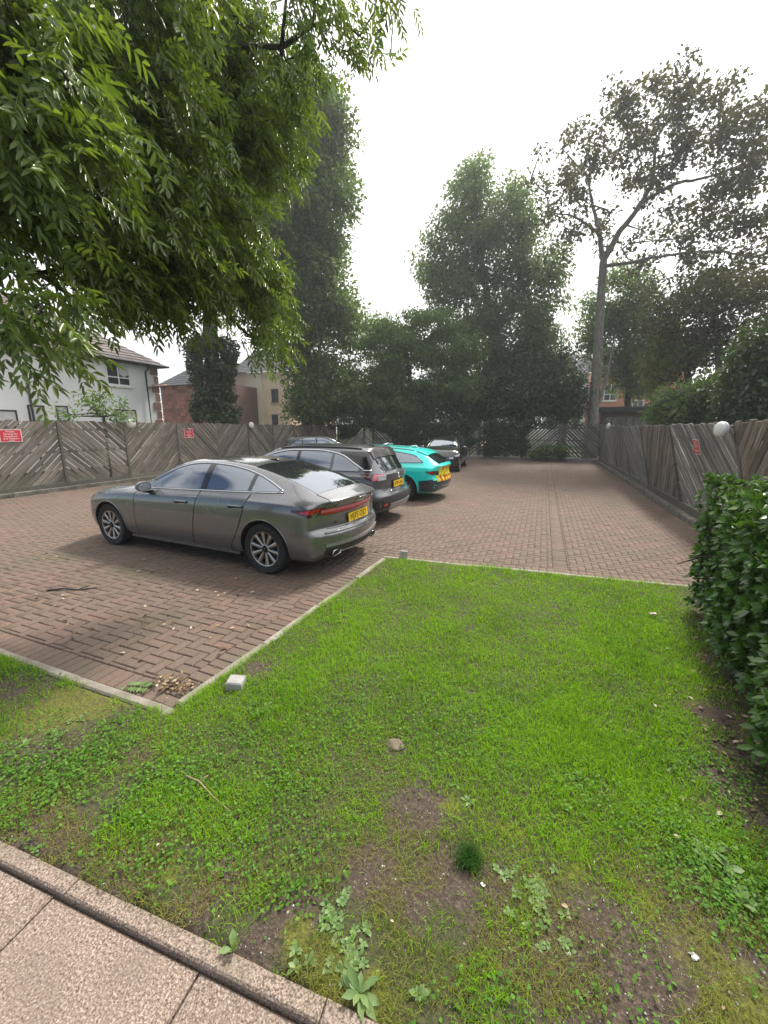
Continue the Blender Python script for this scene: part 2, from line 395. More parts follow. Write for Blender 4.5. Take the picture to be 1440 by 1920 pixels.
# lawn soil: gentle humps; two masks (moss, bare soil) drive both colour and what grows
def blob(x, y, lst):
    s = np.zeros_like(x)
    for px, py, r_, a in lst:
        c = gp(px, py); s = np.maximum(s, a * np.exp(-((x - c[0]) ** 2 + (y - c[1]) ** 2) / r_ ** 2))
    return s
BARE = [(790, 1530, .17, 1), (700, 1640, .13, 1), (850, 1640, .16, 1), (930, 1670, .10, .9), (760, 1700, .10, .9), (1120, 1840, .25, 1), (1260, 1770, .22, 1), (1230, 1860, .2, 1),
        (1400, 1860, .25, 1), (1420, 1500, .3, 1), (1390, 1420, .25, 1), (1350, 1350, .2, .8), (1330, 1240, .14, .7), (430, 1650, .1, .8), (250, 1620, .1, .7), (560, 1720, .1, .9), (60, 1560, .16, .8),
        (120, 1640, .12, .8), (130, 1350, .4, .9), (30, 1300, .35, .7), (260, 1420, .12, .7), (740, 1405, .07, .9), (700, 1075, .22, .55), (480, 1260, .14, .8), (640, 1880, .12, .8), (900, 1760, .1, .6), (1020, 1880, .12, .6), (1330, 1750, .25, .8), (1180, 1770, .2, .9), (80, 1600, .22, .9), (230, 1660, .12, .9), (360, 1720, .1, .9), (480, 1790, .09, .9), (960, 1800, .12, .7), (600, 1900, .1, .9)]
MOSS = [(620, 1830, .12, 1), (560, 1770, .10, .9), (700, 1880, .10, 1), (1320, 1800, .2, .7), (1200, 1700, .15, .7), (850, 1510, .10, .9), (120, 1330, .4, .9), (330, 1640, .12, .7), (1400, 1890, .25, .8),
        (960, 1560, .12, .7), (1080, 1640, .15, .7), (200, 1320, .3, .8), (1380, 1300, .3, .5), (700, 1110, .25, .5)]
COVER = [(1330, 1620, .22, 1), (1270, 1570, .16, .9), (1400, 1680, .2, 1), (1190, 1530, .13, .7), (60, 1470, .35, .9), (200, 1410, .25, .8), (330, 1460, .3, .9), (300, 1540, .25, .9), (470, 1560, .2, .8), (520, 1480, .2, .7),
         (430, 1400, .25, .7), (560, 1640, .14, .6), (1290, 1180, .25, .6), (1330, 1450, .2, .8), (640, 1350, .25, .5), (900, 1360, .4, .45), (740, 1290, .4, .4), (60, 1260, .3, .6), (520, 1290, .2, .6), (1090, 1480, .2, .5)]
def hump(x, y): return 0.012 + 0.018 * vnoise(x, y, 2.1, 1) + 0.012 * vnoise(x, y, 6.3, 2) - 0.012
def lawn_ok(x, y, m=0.0): return (y > pe(x) + m) & ((y < Y0 - .075 - m) | ((x > xk(y) + .075 + m) & (y < yf(x) - .075 - m)))
gx = np.arange(-9, 6.001, .04); gy = np.arange(.2, 5.9, .04); GX, GY = np.meshgrid(gx, gy, indexing='ij')
ok = lawn_ok(GX, GY, -0.085)
hm = np.where(lawn_ok(GX, GY, -.004), hump(GX, GY) + .004 * vnoise(GX, GY, 25, 4), -.03); idx = np.arange(GX.size).reshape(GX.shape)
cell = ok[:-1, :-1] & ok[1:, :-1] & ok[1:, 1:] & ok[:-1, 1:]
F = np.stack([idx[:-1, :-1], idx[1:, :-1], idx[1:, 1:], idx[:-1, 1:]], -1)[cell]
k = NT('lawn_soil'); v = k.coord('World')
a1 = k.n('ShaderNodeAttribute', attribute_name='moss').outputs['Fac']; a2 = k.n('ShaderNodeAttribute', attribute_name='bare').outputs['Fac']
n1 = k.noise(v, 14, 6, 0.65); n2 = k.noise(v, 60, 5, 0.7); n3 = k.noise(v, 5, 4)
soil = k.ramp(n2, [(0.3, (0.040, 0.028, 0.018)), (0.52, (0.078, 0.056, 0.038)), (0.64, (0.14, 0.105, 0.078)), (0.8, (0.30, 0.25, 0.20))])
under = k.ramp(n2, [(0.32, (0.022, 0.026, 0.010)), (0.5, (0.06, 0.065, 0.022)), (0.62, (0.085, 0.075, 0.035)), (0.8, (0.19, 0.15, 0.085))])
mossc = k.ramp(n2, [(0.3, (0.045, 0.05, 0.008)), (0.55, (0.13, 0.14, 0.015)), (0.8, (0.26, 0.25, 0.03))])
c = k.mix(k.ramp(k.math('ADD', a2, k.math('MULTIPLY', k.math('SUBTRACT', n3, 0.5), 0.5)), [(0.25, 0.0), (0.55, 1.0)]), under, soil)
c = k.mix(k.ramp(k.math('ADD', a1, k.math('MULTIPLY', k.math('SUBTRACT', n1, 0.5), 1.3)), [(0.45, 0.0), (0.75, 0.9)]), c, mossc)
k.color(c); k.set(Roughness=0.95); k.bump(k.math('ADD', n2, k.math('MULTIPLY', n1, 1.5)), 1.0, 0.012); M_SOIL = k.m
me = npmesh('lawn', np.stack([GX, GY, hm], -1), F, M_SOIL, True)
for nm, lst in (('moss', MOSS), ('bare', BARE)):
    at_ = me.attributes.new(nm, 'FLOAT', 'POINT'); at_.data.foreach_set('value', blob(GX, GY, lst).ravel().astype(np.float32))
lawn = tag(obj('lawn', me), kind='structure')
# ================================================================== FENCES
def wood_mat(name, stops, moss=0.4):
    k = NT(name); r = k.rnd(); loc = k.n('ShaderNodeCombineXYZ'); k.l(k.math('MULTIPLY', r, 37.0), loc.inputs[0]); k.l(k.math('MULTIPLY', r, 91.0), loc.inputs[1])
    v = k.coord('Object', (1.6, 26, 26), loc.outputs[0]); g = k.noise(v, 1.0, 7, 0.65)
    c = k.ramp(g, stops); c = k.mix(0.75, c, k.ramp(r, [(0.0, 0.5), (0.5, 1.0), (1.0, 1.55)]), 'MULTIPLY')
    w = k.coord('World'); c = k.mix(k.ramp(k.noise(w, 1.5, 5), [(0.5, 0.0), (0.72, moss)]), c, (0.085, 0.095, 0.04))
    c = k.mix(k.ramp(k.noise(w, 7, 4, 0.7), [(0.62, 0.0), (0.75, 0.5)]), c, (0.34, 0.33, 0.28))
    k.color(c); k.set(Roughness=0.88); k.bump(g, 0.6, 0.006); return k.m
M_WOOD = wood_mat('weathered_board', [(0.25, (0.05, 0.043, 0.035)), (0.45, (0.15, 0.125, 0.105)), (0.6, (0.24, 0.21, 0.18)), (0.8, (0.38, 0.35, 0.31))])
M_WOODG = wood_mat('silvered_board', [(0.25, (0.07, 0.065, 0.058)), (0.45, (0.17, 0.16, 0.145)), (0.6, (0.25, 0.24, 0.22)), (0.8, (0.37, 0.36, 0.33))], 0.25)
M_WOODB = wood_mat('mossy_board', [(0.25, (0.05, 0.048, 0.035)), (0.45, (0.11, 0.105, 0.08)), (0.6, (0.17, 0.16, 0.125)), (0.8, (0.25, 0.24, 0.19))], 0.6)
M_POST = wood_mat('post_wood', [(0.25, (0.06, 0.055, 0.045)), (0.5, (0.13, 0.12, 0.10)), (0.8, (0.22, 0.205, 0.18))])

def clip_half(poly, a, b, c, keep):   # keep points with keep*(a u + b w - c) >= 0
    o = []
    for i in range(len(poly)):
        p, q = poly[i], poly[(i + 1) % len(poly)]; fp = keep * (a * p[0] + b * p[1] - c); fq = keep * (a * q[0] + b * q[1] - c)
        if fp >= 0: o.append(p)
        if fp * fq < 0: t = fp / (fp - fq); o.append((p[0] + (q[0] - p[0]) * t, p[1] + (q[1] - p[1]) * t))
    return o
def fence_panel(root, mat, A, Bp, z0, z1, lean, slope, facing, bw=0.115, gap=0.024, th=0.02):
    """diagonal boards between two posts; A, Bp ground points, lean = offset of the top, facing = unit vector towards the viewer"""
    A, Bp, lean, N = (np.array(q, float) for q in (A, Bp, lean, facing)); s = Bp - A; W = np.hypot(*s[:2]); s = s / W
    up = np.array([lean[0], lean[1], z1 - z0]); H = np.linalg.norm(up); up /= H; org = A + np.array([0, 0, z0])
    a = R(44) * slope; d = (math.cos(a), math.sin(a)); nn = (-d[1], d[0])
    cs = [nn[0] * u + nn[1] * w for u in (0, W) for w in (0, H)]; t = min(cs) - random.uniform(0, bw)
    while t < max(cs):
        w0 = bw * random.uniform(.92, 1.06); poly = [(.012, 0), (W - .012, 0), (W - .012, H + random.uniform(-.035, .02)), (.012, H + random.uniform(-.035, .02))]
        poly = clip_half(poly, *nn, t, 1); poly = clip_half(poly, *nn, t + w0, -1) if len(poly) > 2 else []
        t += w0 + gap * random.uniform(.4, 1.7)
        if len(poly) < 3: continue
        cu = sum(p[0] for p in poly) / len(poly); cw = sum(p[1] for p in poly) / len(poly)
        loc = [((p[0] - cu) * d[0] + (p[1] - cw) * d[1], (p[0] - cu) * nn[0] + (p[1] - cw) * nn[1]) for p in poly]
        if max(p[0] for p in loc) - min(p[0] for p in loc) < .05: continue
        me = MB().prism(loc, (0, 0, -th / 2), (1, 0, 0), (0, 1, 0), (0, 0, 1), th).mesh('board', mat)
        D3 = s * d[0] + up * d[1]; N3 = s * nn[0] + up * nn[1]; O3 = org + s * cu + up * cw + N * random.uniform(.0, .008)
        o = obj('board', me, root); M = frame(O3 - np.array(root.location), D3, N3); o.matrix_local = M @ Matrix.Rotation(random.uniform(-.008, .008), 4, 'Y')
    back = -N * .045          # rails behind the boards
    for f in (.14, .5, .86):
        p0 = org + up * H * f + back; mb = MB(); mb.prism([(0, -.035), (W, -.035), (W, .035), (0, .035)], p0 - np.array(root.location), s, up, N, .03); mb.build('rail', M_POST, root)
def post(root, P, lean, z1, w=0.09, front=0.0, N=(0, 0, 0)):
    P = np.array(P, float) + np.array(N) * front - np.array(root.location); up = np.array([lean[0], lean[1], z1]); mb = MB()
    L = np.linalg.norm(up); up /= L; x = np.cross(up, (0, 1, 0)); x /= np.linalg.norm(x); y = np.cross(up, x)
    mb.prism([(-w / 2, -w / 2), (w / 2, -w / 2), (w / 2, w / 2), (-w / 2, w / 2)], P, x, y, up, L); return mb.build('post', M_POST, root)
def gravel_board(root, A, Bp, N, h, out, mat, name='gravel_board'):
    A, Bp, N = (np.array(q, float) for q in (A, Bp, N)); s = Bp - A; W = np.linalg.norm(s); s /= W
    MB().prism([(0, 0), (W, 0), (W, h), (0, h)], A - np.array(root.location) + N * out, s, (0, 0, 1), N, .045).build(name, mat, root)

# left fence, runs away from the camera along x = -13.4
XF = -13.42
lf = thing('timber_fence', 'long weathered fence of diagonal boards in front of the white house', 'fence', (XF, 12, 0))
ys = [3.6, 5.65, 7.66, 9.7, 11.85, 13.9, 15.95, 17.9, 19.8, 21.6, 23.3, 24.95]
for i in range(len(ys) - 1):
    fence_panel(lf, M_WOOD, (XF, ys[i], 0), (XF, ys[i + 1], 0), .24, 2.06 - .006 * i, (random.uniform(-.03, .05), 0, 0), -1 if i % 2 == 0 else 1, (1, 0, 0))
    gravel_board(lf, (XF, ys[i] + .005, .08), (XF, ys[i + 1] - .005, .08), (1, 0, 0), .15, .02, M_POST)
    post(lf, (XF, ys[i], 0), (0, 0), 2.02, .07, .018, (1, 0, 0))
k = NT('mossy_concrete'); v = k.coord('World')
k.color(k.ramp(k.noise(v, 4, 6, 0.65), [(0.3, (0.06, 0.06, 0.04)), (0.55, (0.15, 0.14, 0.115)), (0.8, (0.28, 0.265, 0.235))])); k.set(Roughness=.93); k.bump(k.noise(v, 30, 5), .7, .01); M_MCON = k.m
lk = thing('low_kerb_wall', 'low mossy concrete kerb at the foot of the fence before the white house', 'kerb', (XF, 12, 0))
for i in range(24):
    MB().box((.16, -10 + .93 * i + random.uniform(-.005, .005), .055), (.14, .92, .13), bev=.015).build('kerb_stone', M_MCON, lk)

# back fence, across the far end
YBF = 25.05
bf = thing('timber_fence', 'ivy-grown diagonal board fence across the far end of the car park', 'fence', (-5, YBF, 0))
xs = np.linspace(-13.3, 2.95, 9)
for i in range(8):
    fence_panel(bf, M_WOODB, (xs[i], YBF, 0), (xs[i + 1], YBF, 0), .2, 2.08, (0, 0, 0), 1 if i % 2 == 0 else -1, (0, -1, 0))
    post(bf, (xs[i], YBF, 0), (0, 0), 2.1, .08, .02, (0, -1, 0))
bk = thing('low_kerb_wall', 'low pale brick kerb along the foot of the ivy-grown far fence', 'kerb', (-5, 24.85, 0))
M_KBR = plain('pale_kerb_brick', (0.26, 0.22, 0.19), .9, var=.2, vscale=3, bump=.4)
for i in range(34):
    MB().box((-8.2 + .48 * i, 0, .05), (.465, .16, .16 + random.uniform(-.02, .02)), bev=.012).build('kerb_stone', M_KBR, bk)

# right fence: silvered, leaning in towards the paving
XRF = 3.02
rf = thing('timber_fence', 'silvered leaning diagonal board fence beside the laurel hedge', 'fence', (XRF, 14, 0))
yr = [1.6, 4.5, 7.45, 10.65, 13.6, 16.5, 19.3, 22.1, 24.95]; ln = [-.40, -.42, -.40, -.46, -.46, -.42, -.36, -.24, -.06]; zt_ = [1.98, 1.97, 1.93, 1.91, 1.90, 1.92, 1.94, 1.99, 2.08]
for i in range(8):
    l = (ln[i] + ln[i + 1]) / 2
    fence_panel(rf, M_WOODG if i not in (3, 1) else M_WOOD, (XRF, yr[i], 0), (XRF, yr[i + 1], 0), .24, (zt_[i] + zt_[i + 1]) / 2, (l, 0, 0), 1 if i % 2 == 0 else -1, (-.97, 0, -.23), bw=.12)
    gravel_board(rf, (XRF, yr[i] + .005, .06), (XRF, yr[i + 1] - .005, .06), (-1, 0, 0), .17, .02, M_POST)
    post(rf, (XRF, yr[i + 1], 0), (ln[i + 1], 0), zt_[i + 1] - .02, .08, -.03, (-.97, 0, -.23))
rk = thing('low_kerb_wall', 'low concrete kerb at the foot of the silvered leaning fence', 'kerb', (XRF, 14, 0))
for i in range(22):
    MB().box((-.15, -9 + .93 * i, .045), (.15, .92, .12), bev=.015).build('kerb_stone', M_MCON, rk)

# round bulkhead lamps on posts
M_LAMPW = plain('opal_plastic', (0.72, 0.71, 0.68), .35, var=.06); M_LAMPR = plain('lamp_base', (0.5, 0.5, 0.48), .5)
def bulkhead(P, N, r, label):
    t = thing('bulkhead_lamp', label, 'lamp', P, 0, 'round white bulkhead lamps on the fences'); N = Vector(N).normalized(); q = N.to_track_quat('Z', 'Y')
    MB().lathe([(r * .98, 0), (r, .01), (r, .035), (r * .9, .045)], 28, cap=True).build('base', M_LAMPR, t, True, 30).rotation_euler = q.to_euler()
    MB().lathe([(r * .93, .04), (r * .9, .052), (r * .72, .068), (r * .4, .078), (0.001, .082)], 28).build('diffuser', M_LAMPW, t, True, 50).rotation_euler = q.to_euler()
bulkhead(on_x(245, 794, XF + .14), (1, -.25, 0), .15, 'round white lamp on the fence post in front of the white house')
bulkhead(on_x(471, 797, XF + .12), (1, -.2, 0), .15, 'round white lamp on the fence in front of the cream house')
bulkhead(on_y(690, 795, YBF - .06), (0, -1, 0), .14, 'round white lamp on the ivy-grown far fence behind the slate grey crossover')
bulkhead(on_y(903, 794, YBF - .1), (0, -1, 0), .15, 'round white lamp on the ivy-grown far fence beside the black parked car')
bulkhead(on_x(1142, 799, 2.62), (-1, -.3, 0), .13, 'round white lamp near the corner under the tall sparse tree')
bulkhead(on_x(1355, 805, 2.46), (-1, -.45, .05), .115, 'large round white lamp on the silvered fence above the laurel hedge')
# signs
M_RED = plain('sign_red', (0.60, 0.025, 0.045), .4, var=.05); M_WHT = plain('sign_white', (0.78, 0.76, 0.76), .45, var=.03); M_BLK = plain('black_plastic', (0.012, 0.012, 0.013), .5)
def sign(name, label, C, X, Yv, w, h, lines, border=True):
    M = frame(C, X, Yv); t = thing(name, label, 'sign', M.translation); Rm = M.to_3x3().to_4x4()
    def part(nm, mb, mat): o = mb.build(nm, mat, t); o.data.transform(Rm); return o
    part('plate', MB().box((0, 0, 0), (w, h, .004)), M_WHT)
    part('red_panel', MB().box((0, 0, .003), (w * .93, h * .91, .004)), M_RED)
    for s, yy, sz, sx in lines: text('lettering', s, sz * h, M_WHT, t, Rm @ Matrix.Translation((0, yy * h, .006)), .0008, sx=sx)
C = on_x(20, 817, XF + .05); sign('warning_sign', 'wide red sign on the near end of the fence before the white house', C, (0, 1, 0), (0, 0, 1), .50, .33,
     [('Private', .33, .22, 1), ('Parking for', .14, .22, 1), ('Residents', -.05, .22, 1.1), ('and Visitors', -.23, .22, 1), ('Only', -.39, .2, 1)])
C = on_x(354, 812, XF + .05); sign('warning_sign', 'small square red sign on the fence in front of the red sandstone house', C, (0, 1, 0), (0, 0, 1), .44, .38,
     [('Private', .33, .2, .9), ('Parking', .13, .2, .9), ('for', -.05, .18, .9), ('Residents', -.22, .2, .85), ('Only', -.38, .18, .9)])
C = on_x(1306, 838, 2.585); sign('parking_sign', 'red PLOT 9 parking sign on the silvered leaning fence', C, (-.04, -1, 0), (-.265, 0, .96), .34, .27,
     [('PARKING', .30, .14, 1), ('PLOT 9', .05, .30, .9), ('PARKING', -.25, .2, .9)])

nb_ = thing('notice', 'small pale notice on the ivy-grown far fence above the black hatchback', 'notice', on_y(841, 801, YBF - .2))  # pale plates on a darker backing make up a small blotchy patch
MB().box((0, .012, 0), (.30, .012, .62)).build('backing', plain('blotch_backing', (.20, .19, .17), .7), nb_)
for zc_, w_ in ((.2, .22), (.0, .26), (-.2, .24)): MB().box((random.uniform(-.02, .02), 0, zc_), (w_, .008, .13)).build('panel', plain('notice_white', (.62, .61, .58), .6, var=.15, vscale=12), nb_)
# ================================================================== CARS
def pchip(X, Y):
    X = np.asarray(X, float); Y = np.asarray(Y, float); h = np.diff(X); d = np.diff(Y) / h; m = np.zeros_like(Y)
    w1 = 2 * h[1:] + h[:-1]; w2 = h[1:] + 2 * h[:-1]
    with np.errstate(divide='ignore', invalid='ignore'): mm = (w1 + w2) / (w1 / d[:-1] + w2 / d[1:])
    m[1:-1] = np.where(d[:-1] * d[1:] > 0, mm, 0); m[0], m[-1] = d[0], d[-1]
    def f(x):
        x = np.clip(np.asarray(x, float), X[0], X[-1]); i = np.clip(np.searchsorted(X, x, side='right') - 1, 0, len(h) - 1); t = (x - X[i]) / h[i]; t2, t3 = t * t, t * t * t
        return (2 * t3 - 3 * t2 + 1) * Y[i] + (t3 - 2 * t2 + t) * h[i] * m[i] + (-2 * t3 + 3 * t2) * Y[i + 1] + (t3 - t2) * h[i] * m[i + 1]
    return f
def paint(name, col, metal=0.55, rough=0.32):
    k = NT(name); v = k.coord('Object'); n = k.noise(v, 1.2, 4)
    k.color(k.mix(0.5, col, k.ramp(n, [(0.3, tuple(x * .9 for x in col)), (0.7, tuple(x * 1.08 for x in col))]))); k.set(Metallic=metal)
    k.l(k.ramp(k.noise(v, 3.0, 5), [(0.3, rough * .9), (0.7, rough * 1.15)]), k.b.inputs['Roughness'])
    k.b.inputs['Coat Weight'].default_value = 1.0; k.b.inputs['Coat Roughness'].default_value = 0.035; return k.m
k = NT('car_glass')   # tinted, strongly reflecting; added bluish gloss puts the sky's reflection into the colour
k = k; k.color((0.50, 0.54, 0.58)); k.set(Roughness=0.015, IOR=1.6)
k.b.inputs['Base Color'].default_value = (.012, .014, .016, 1); gl_ = k.n('ShaderNodeBsdfGlossy'); gl_.inputs['Color'].default_value = (.78, .88, 1.0, 1); gl_.inputs['Roughness'].default_value = .015; ms_ = k.n('ShaderNodeMixShader'); ms_.inputs[0].default_value = .24; k.l(k.b.outputs[0], ms_.inputs[1]); k.l(gl_.outputs[0], ms_.inputs[2]); k.l(ms_.outputs[0], k.o.inputs[0]); M_CGLASS = k.m
M_CHROME = plain('bright_trim', (0.62, 0.63, 0.64), .16, 1.0, var=.03); M_RUB = plain('tyre_rubber', (0.014, 0.014, 0.015), .8, var=.15, vscale=20)
M_GLOSSB = plain('gloss_black', (0.008, 0.008, 0.009), .12, var=.05, coat=.6); M_CLAD = plain('grey_cladding', (0.028, 0.029, 0.031), .6, var=.1, vscale=30)
M_GAP = plain('shut_line', (0.004, 0.004, 0.004), .9); M_SILV = plain('alloy', (0.42, 0.41, 0.40), .28, .9, var=.05); M_RIMD = plain('dark_wheel_finish', (0.012, 0.012, 0.012), .6)  # near-black finish shared by the inner barrel and the hub cap
M_LRED = plain('red_lens', (0.42, 0.006, 0.012), .08, coat=.8, var=.15); M_LDARK = plain('smoked_red_lens', (0.05, 0.003, 0.005), .06, coat=.8); M_LPINK = plain('pale_red_lens', (0.55, 0.10, 0.13), .08, coat=.8, var=.12)
M_LCLEAR = plain('clear_lens', (0.62, 0.64, 0.66), .08, coat=.8, var=.1); M_YEL = plain('plate_yellow', (0.85, 0.55, 0.015), .35, var=.04); M_PLW = plain('plate_white', (0.75, 0.75, 0.73), .35)
M_SATIN = plain('satin_silver', (0.36, 0.36, 0.37), .38, .6)

class Car:
    """a body lofted from cross-sections along x (0 = rear bumper, L = front bumper), warped at both ends; everything else is laid on that surface"""
    def __init__(s, root, keys, rear, front, kr=.30, kf=.42, rl=.45, fl=.55):
        K = np.array(keys, float); s.L = K[-1, 0]; s.root = root; s.fn = [pchip(K[:, 0], K[:, i]) for i in range(1, K.shape[1])]
        s.rp = pchip(*zip(*rear)); s.fp = pchip(*zip(*front)); s.kr, s.kf, s.rl, s.fl = kr, kf, rl, fl; s.cache = {}
    def sec(s, x):
        x = float(np.clip(x, 0, s.L)); kx = round(x, 4)
        if kx in s.cache: return s.cache[kx]
        zb, w, zs, zr, wr, zc = (float(f(x)) for f in s.fn)
        P = np.array([(0, zb), (w * .80, zb + .005), (w * .93, zb + .05), (w * .975, zb + .16), (w, zb + (zs - zb) * .55), (w * .995, zb + (zs - zb) * .80), (w * .965, zs - .035), (w * .93, zs), (wr + (w * .93 - wr) * .06, zs + (zr - zs) * .93),
                      (wr * .93, zr + (zc - zr) * .28), (wr * .6, zr + (zc - zr) * .78), (0, zc)])
        t = np.concatenate([[0], np.cumsum(np.hypot(*np.diff(P, axis=0).T))]); n = 7
        tt = np.concatenate([np.linspace(t[i], t[i + 1], n, endpoint=False) for i in range(len(P) - 1)] + [[t[-1]]])
        q = np.stack([pchip(t, P[:, 0])(tt), pchip(t, P[:, 1])(tt)], 1); s.cache[kx] = q; return q
    def warp(s, P):
        P = np.array(P, float); x, y, z = P[..., 0], P[..., 1], P[..., 2]
        gr = np.clip(1 - x / s.rl, 0, 1) ** 2; gf = np.clip((x - (s.L - s.fl)) / s.fl, 0, 1) ** 2
        P[..., 0] = x + gr * (s.rp(z) + s.kr * y ** 2) - gf * (s.fp(z) + s.kf * y ** 2); return P
    def side_y(s, x, z):
        q = s.sec(x); a, b = 14, 56; return float(np.interp(z, q[a:b + 8, 1], q[a:b + 8, 0]))
    def top_z(s, x, y):
        q = s.sec(x); b = 49; return float(np.interp(abs(y), q[b:, 0][::-1], q[b:, 1][::-1]))
    def body(s, mat, arches, ar, name='body'):
        xs = np.concatenate([np.linspace(0, .3, 9, endpoint=False), np.linspace(.3, s.L - .4, 70, endpoint=False), np.linspace(s.L - .4, s.L, 13)])
        S = np.array([s.sec(x) for x in xs]); nx, M = S.shape[:2]
        ring = np.concatenate([np.stack([S[:, :, 0], S[:, :, 1]], -1), np.stack([-S[:, -2:0:-1, 0], S[:, -2:0:-1, 1]], -1)], 1); m = ring.shape[1]
        V = np.concatenate([np.broadcast_to(xs[:, None, None], (nx, m, 1)), ring], 2); mb = MB(); idx = np.arange(nx * m).reshape(nx, m)
        F = [(idx[i, j], idx[i, (j + 1) % m], idx[i + 1, (j + 1) % m], idx[i + 1, j]) for i in range(nx - 1) for j in range(m)]
        mb.add(s.warp(V).reshape(-1, 3), F)
        for e in (0, nx - 1):      # end caps
            u = np.linspace(-1, 1, 15); G = np.stack([np.full((M, 15), xs[e]), S[e][:, 0][:, None] * u, np.broadcast_to(S[e][:, 1][:, None], (M, 15))], -1); mb.grid(s.warp(G))
        me = bpy.data.meshes.new(name); me.from_pydata(mb.v, [], mb.f); bm = bmesh.new(); bm.from_mesh(me); bmesh.ops.remove_doubles(bm, verts=bm.verts, dist=.0004)
        bmesh.ops.dissolve_degenerate(bm, edges=bm.edges, dist=.0003); bmesh.ops.recalc_face_normals(bm, faces=bm.faces); bm.to_mesh(me); bm.free(); me.materials.append(mat); me.materials.append(M_GAP)
        o = bpy.data.objects.new(name, me); COL.objects.link(o)
        cuts = []
        for ax, az in arches:
            for sg in (-1, 1):
                c = MB().lathe([(ar, .5), (ar, 1.3)], 48, 'Y', (ax, 0, az), cap=True)
                if sg < 0: c.v = [(p[0], -p[1], p[2]) for p in c.v]
                co = c.build('cut', M_GAP); cuts.append(co); co.data.materials.clear(); co.data.materials.append(mat); co.data.materials.append(M_GAP); co.data.polygons.foreach_set('material_index', np.ones(len(co.data.polygons), dtype=np.int32))
                md = o.modifiers.new('b', 'BOOLEAN'); md.operation = 'DIFFERENCE'; md.object = co; md.solver = 'EXACT'
        dg = bpy.context.evaluated_depsgraph_get(); me2 = bpy.data.meshes.new_from_object(o.evaluated_get(dg)); bpy.data.objects.remove(o)
        for c in cuts: bpy.data.objects.remove(c)
        me2.polygons.foreach_set('use_smooth', np.ones(len(me2.polygons), dtype=bool)); me2.set_sharp_from_angle(angle=R(38)); me2.name = name
        s.bodyo = obj(name, me2, s.root); return s.bodyo
    # points on the surface
    def ps(s, x, z, sg=1, off=.003):
        y = s.side_y(x, z); dz = .01; sl = (s.side_y(x, z + dz) - s.side_y(x, z - dz)) / (2 * dz); n = np.array([1, -sl]); n /= np.hypot(*n)
        return (x, sg * (y + off * n[0]), z + off * n[1])
    def pt(s, x, y, off=.003): return (x, y, s.top_z(x, y) + off)
    def side(s, name, mat, x0, x1, lo, hi, sg=1, off=.004, parent=None, nx=24, nz=10, by='x'):
        """patch on the flank; by='x': lo/hi are z(x); by='z': x0/x1 are x(z)"""
        G = []
        if by == 'x':
            for x in np.linspace(x0, x1, nx): G.append([s.ps(x, z, sg, off) for z in np.linspace(lo(x), hi(x), nz)])
        else:
            for z in np.linspace(lo, hi, nz): G.append([s.ps(x, z, sg, off) for x in np.linspace(x0(z), x1(z), nx)])
        return s._skin(name, mat, s.warp(G), parent, (0, sg, 0))
    def top(s, name, mat, x0, x1, hw, off=.004, parent=None, nx=24, ny=17):
        G = [[s.pt(x, y, off) for y in np.linspace(-hw(x), hw(x), ny)] for x in np.linspace(x0, x1, nx)]
        return s._skin(name, mat, s.warp(G), parent, (0, 0, 1))
    def end(s, name, mat, ya, yb, lo, hi, off=.004, parent=None, front=False, ny=20, nz=8):
        """patch on the tail or the nose: y from ya to yb, z between lo(y) and hi(y)"""
        G = [[((s.L + off) if front else -off, y, z) for z in np.linspace(lo(y), hi(y), nz)] for y in np.linspace(ya, yb, ny)]
        P = np.array(G); x = P[..., 0].copy(); P[..., 0] = np.clip(x, 0, s.L); W = s.warp(P); W[..., 0] += x - P[..., 0]
        return s._skin(name, mat, W, parent, (1 if front else -1, 0, 0))
    def _skin(s, name, mat, G, parent, out, th=.006):
        G = np.asarray(G); a, b = G.shape[:2]; mb = MB(); inner = G - np.array(out) * th * 2; mb.grid(G); rim = [(i, 0) for i in range(a)] + [(a - 1, j) for j in range(1, b)] + [(i, b - 1) for i in range(a - 2, -1, -1)] + [(0, j) for j in range(b - 2, 0, -1)]
        o_ = [G[i] for i in rim]; n_ = [inner[i] for i in rim]; m = len(rim); mb.add(o_ + n_, [(i, (i + 1) % m, m + (i + 1) % m, m + i) for i in range(m)])
        me = mb.mesh(name, mat, True, 40); return obj(name, me, parent or s.root)
    def line(s, name, mat, pts, r=.004, parent=None, flat=1.0, n=6):
        return MB().tube(s.warp(np.array(pts)), r, n, flat=flat).build(name, mat, parent or s.root, True)
    def fpt(s, y, z, off=.0, front=False):
        p = s.warp(np.array([[s.L if front else 0.0, y, z]]))[0]; p[0] += off if front else -off; return p

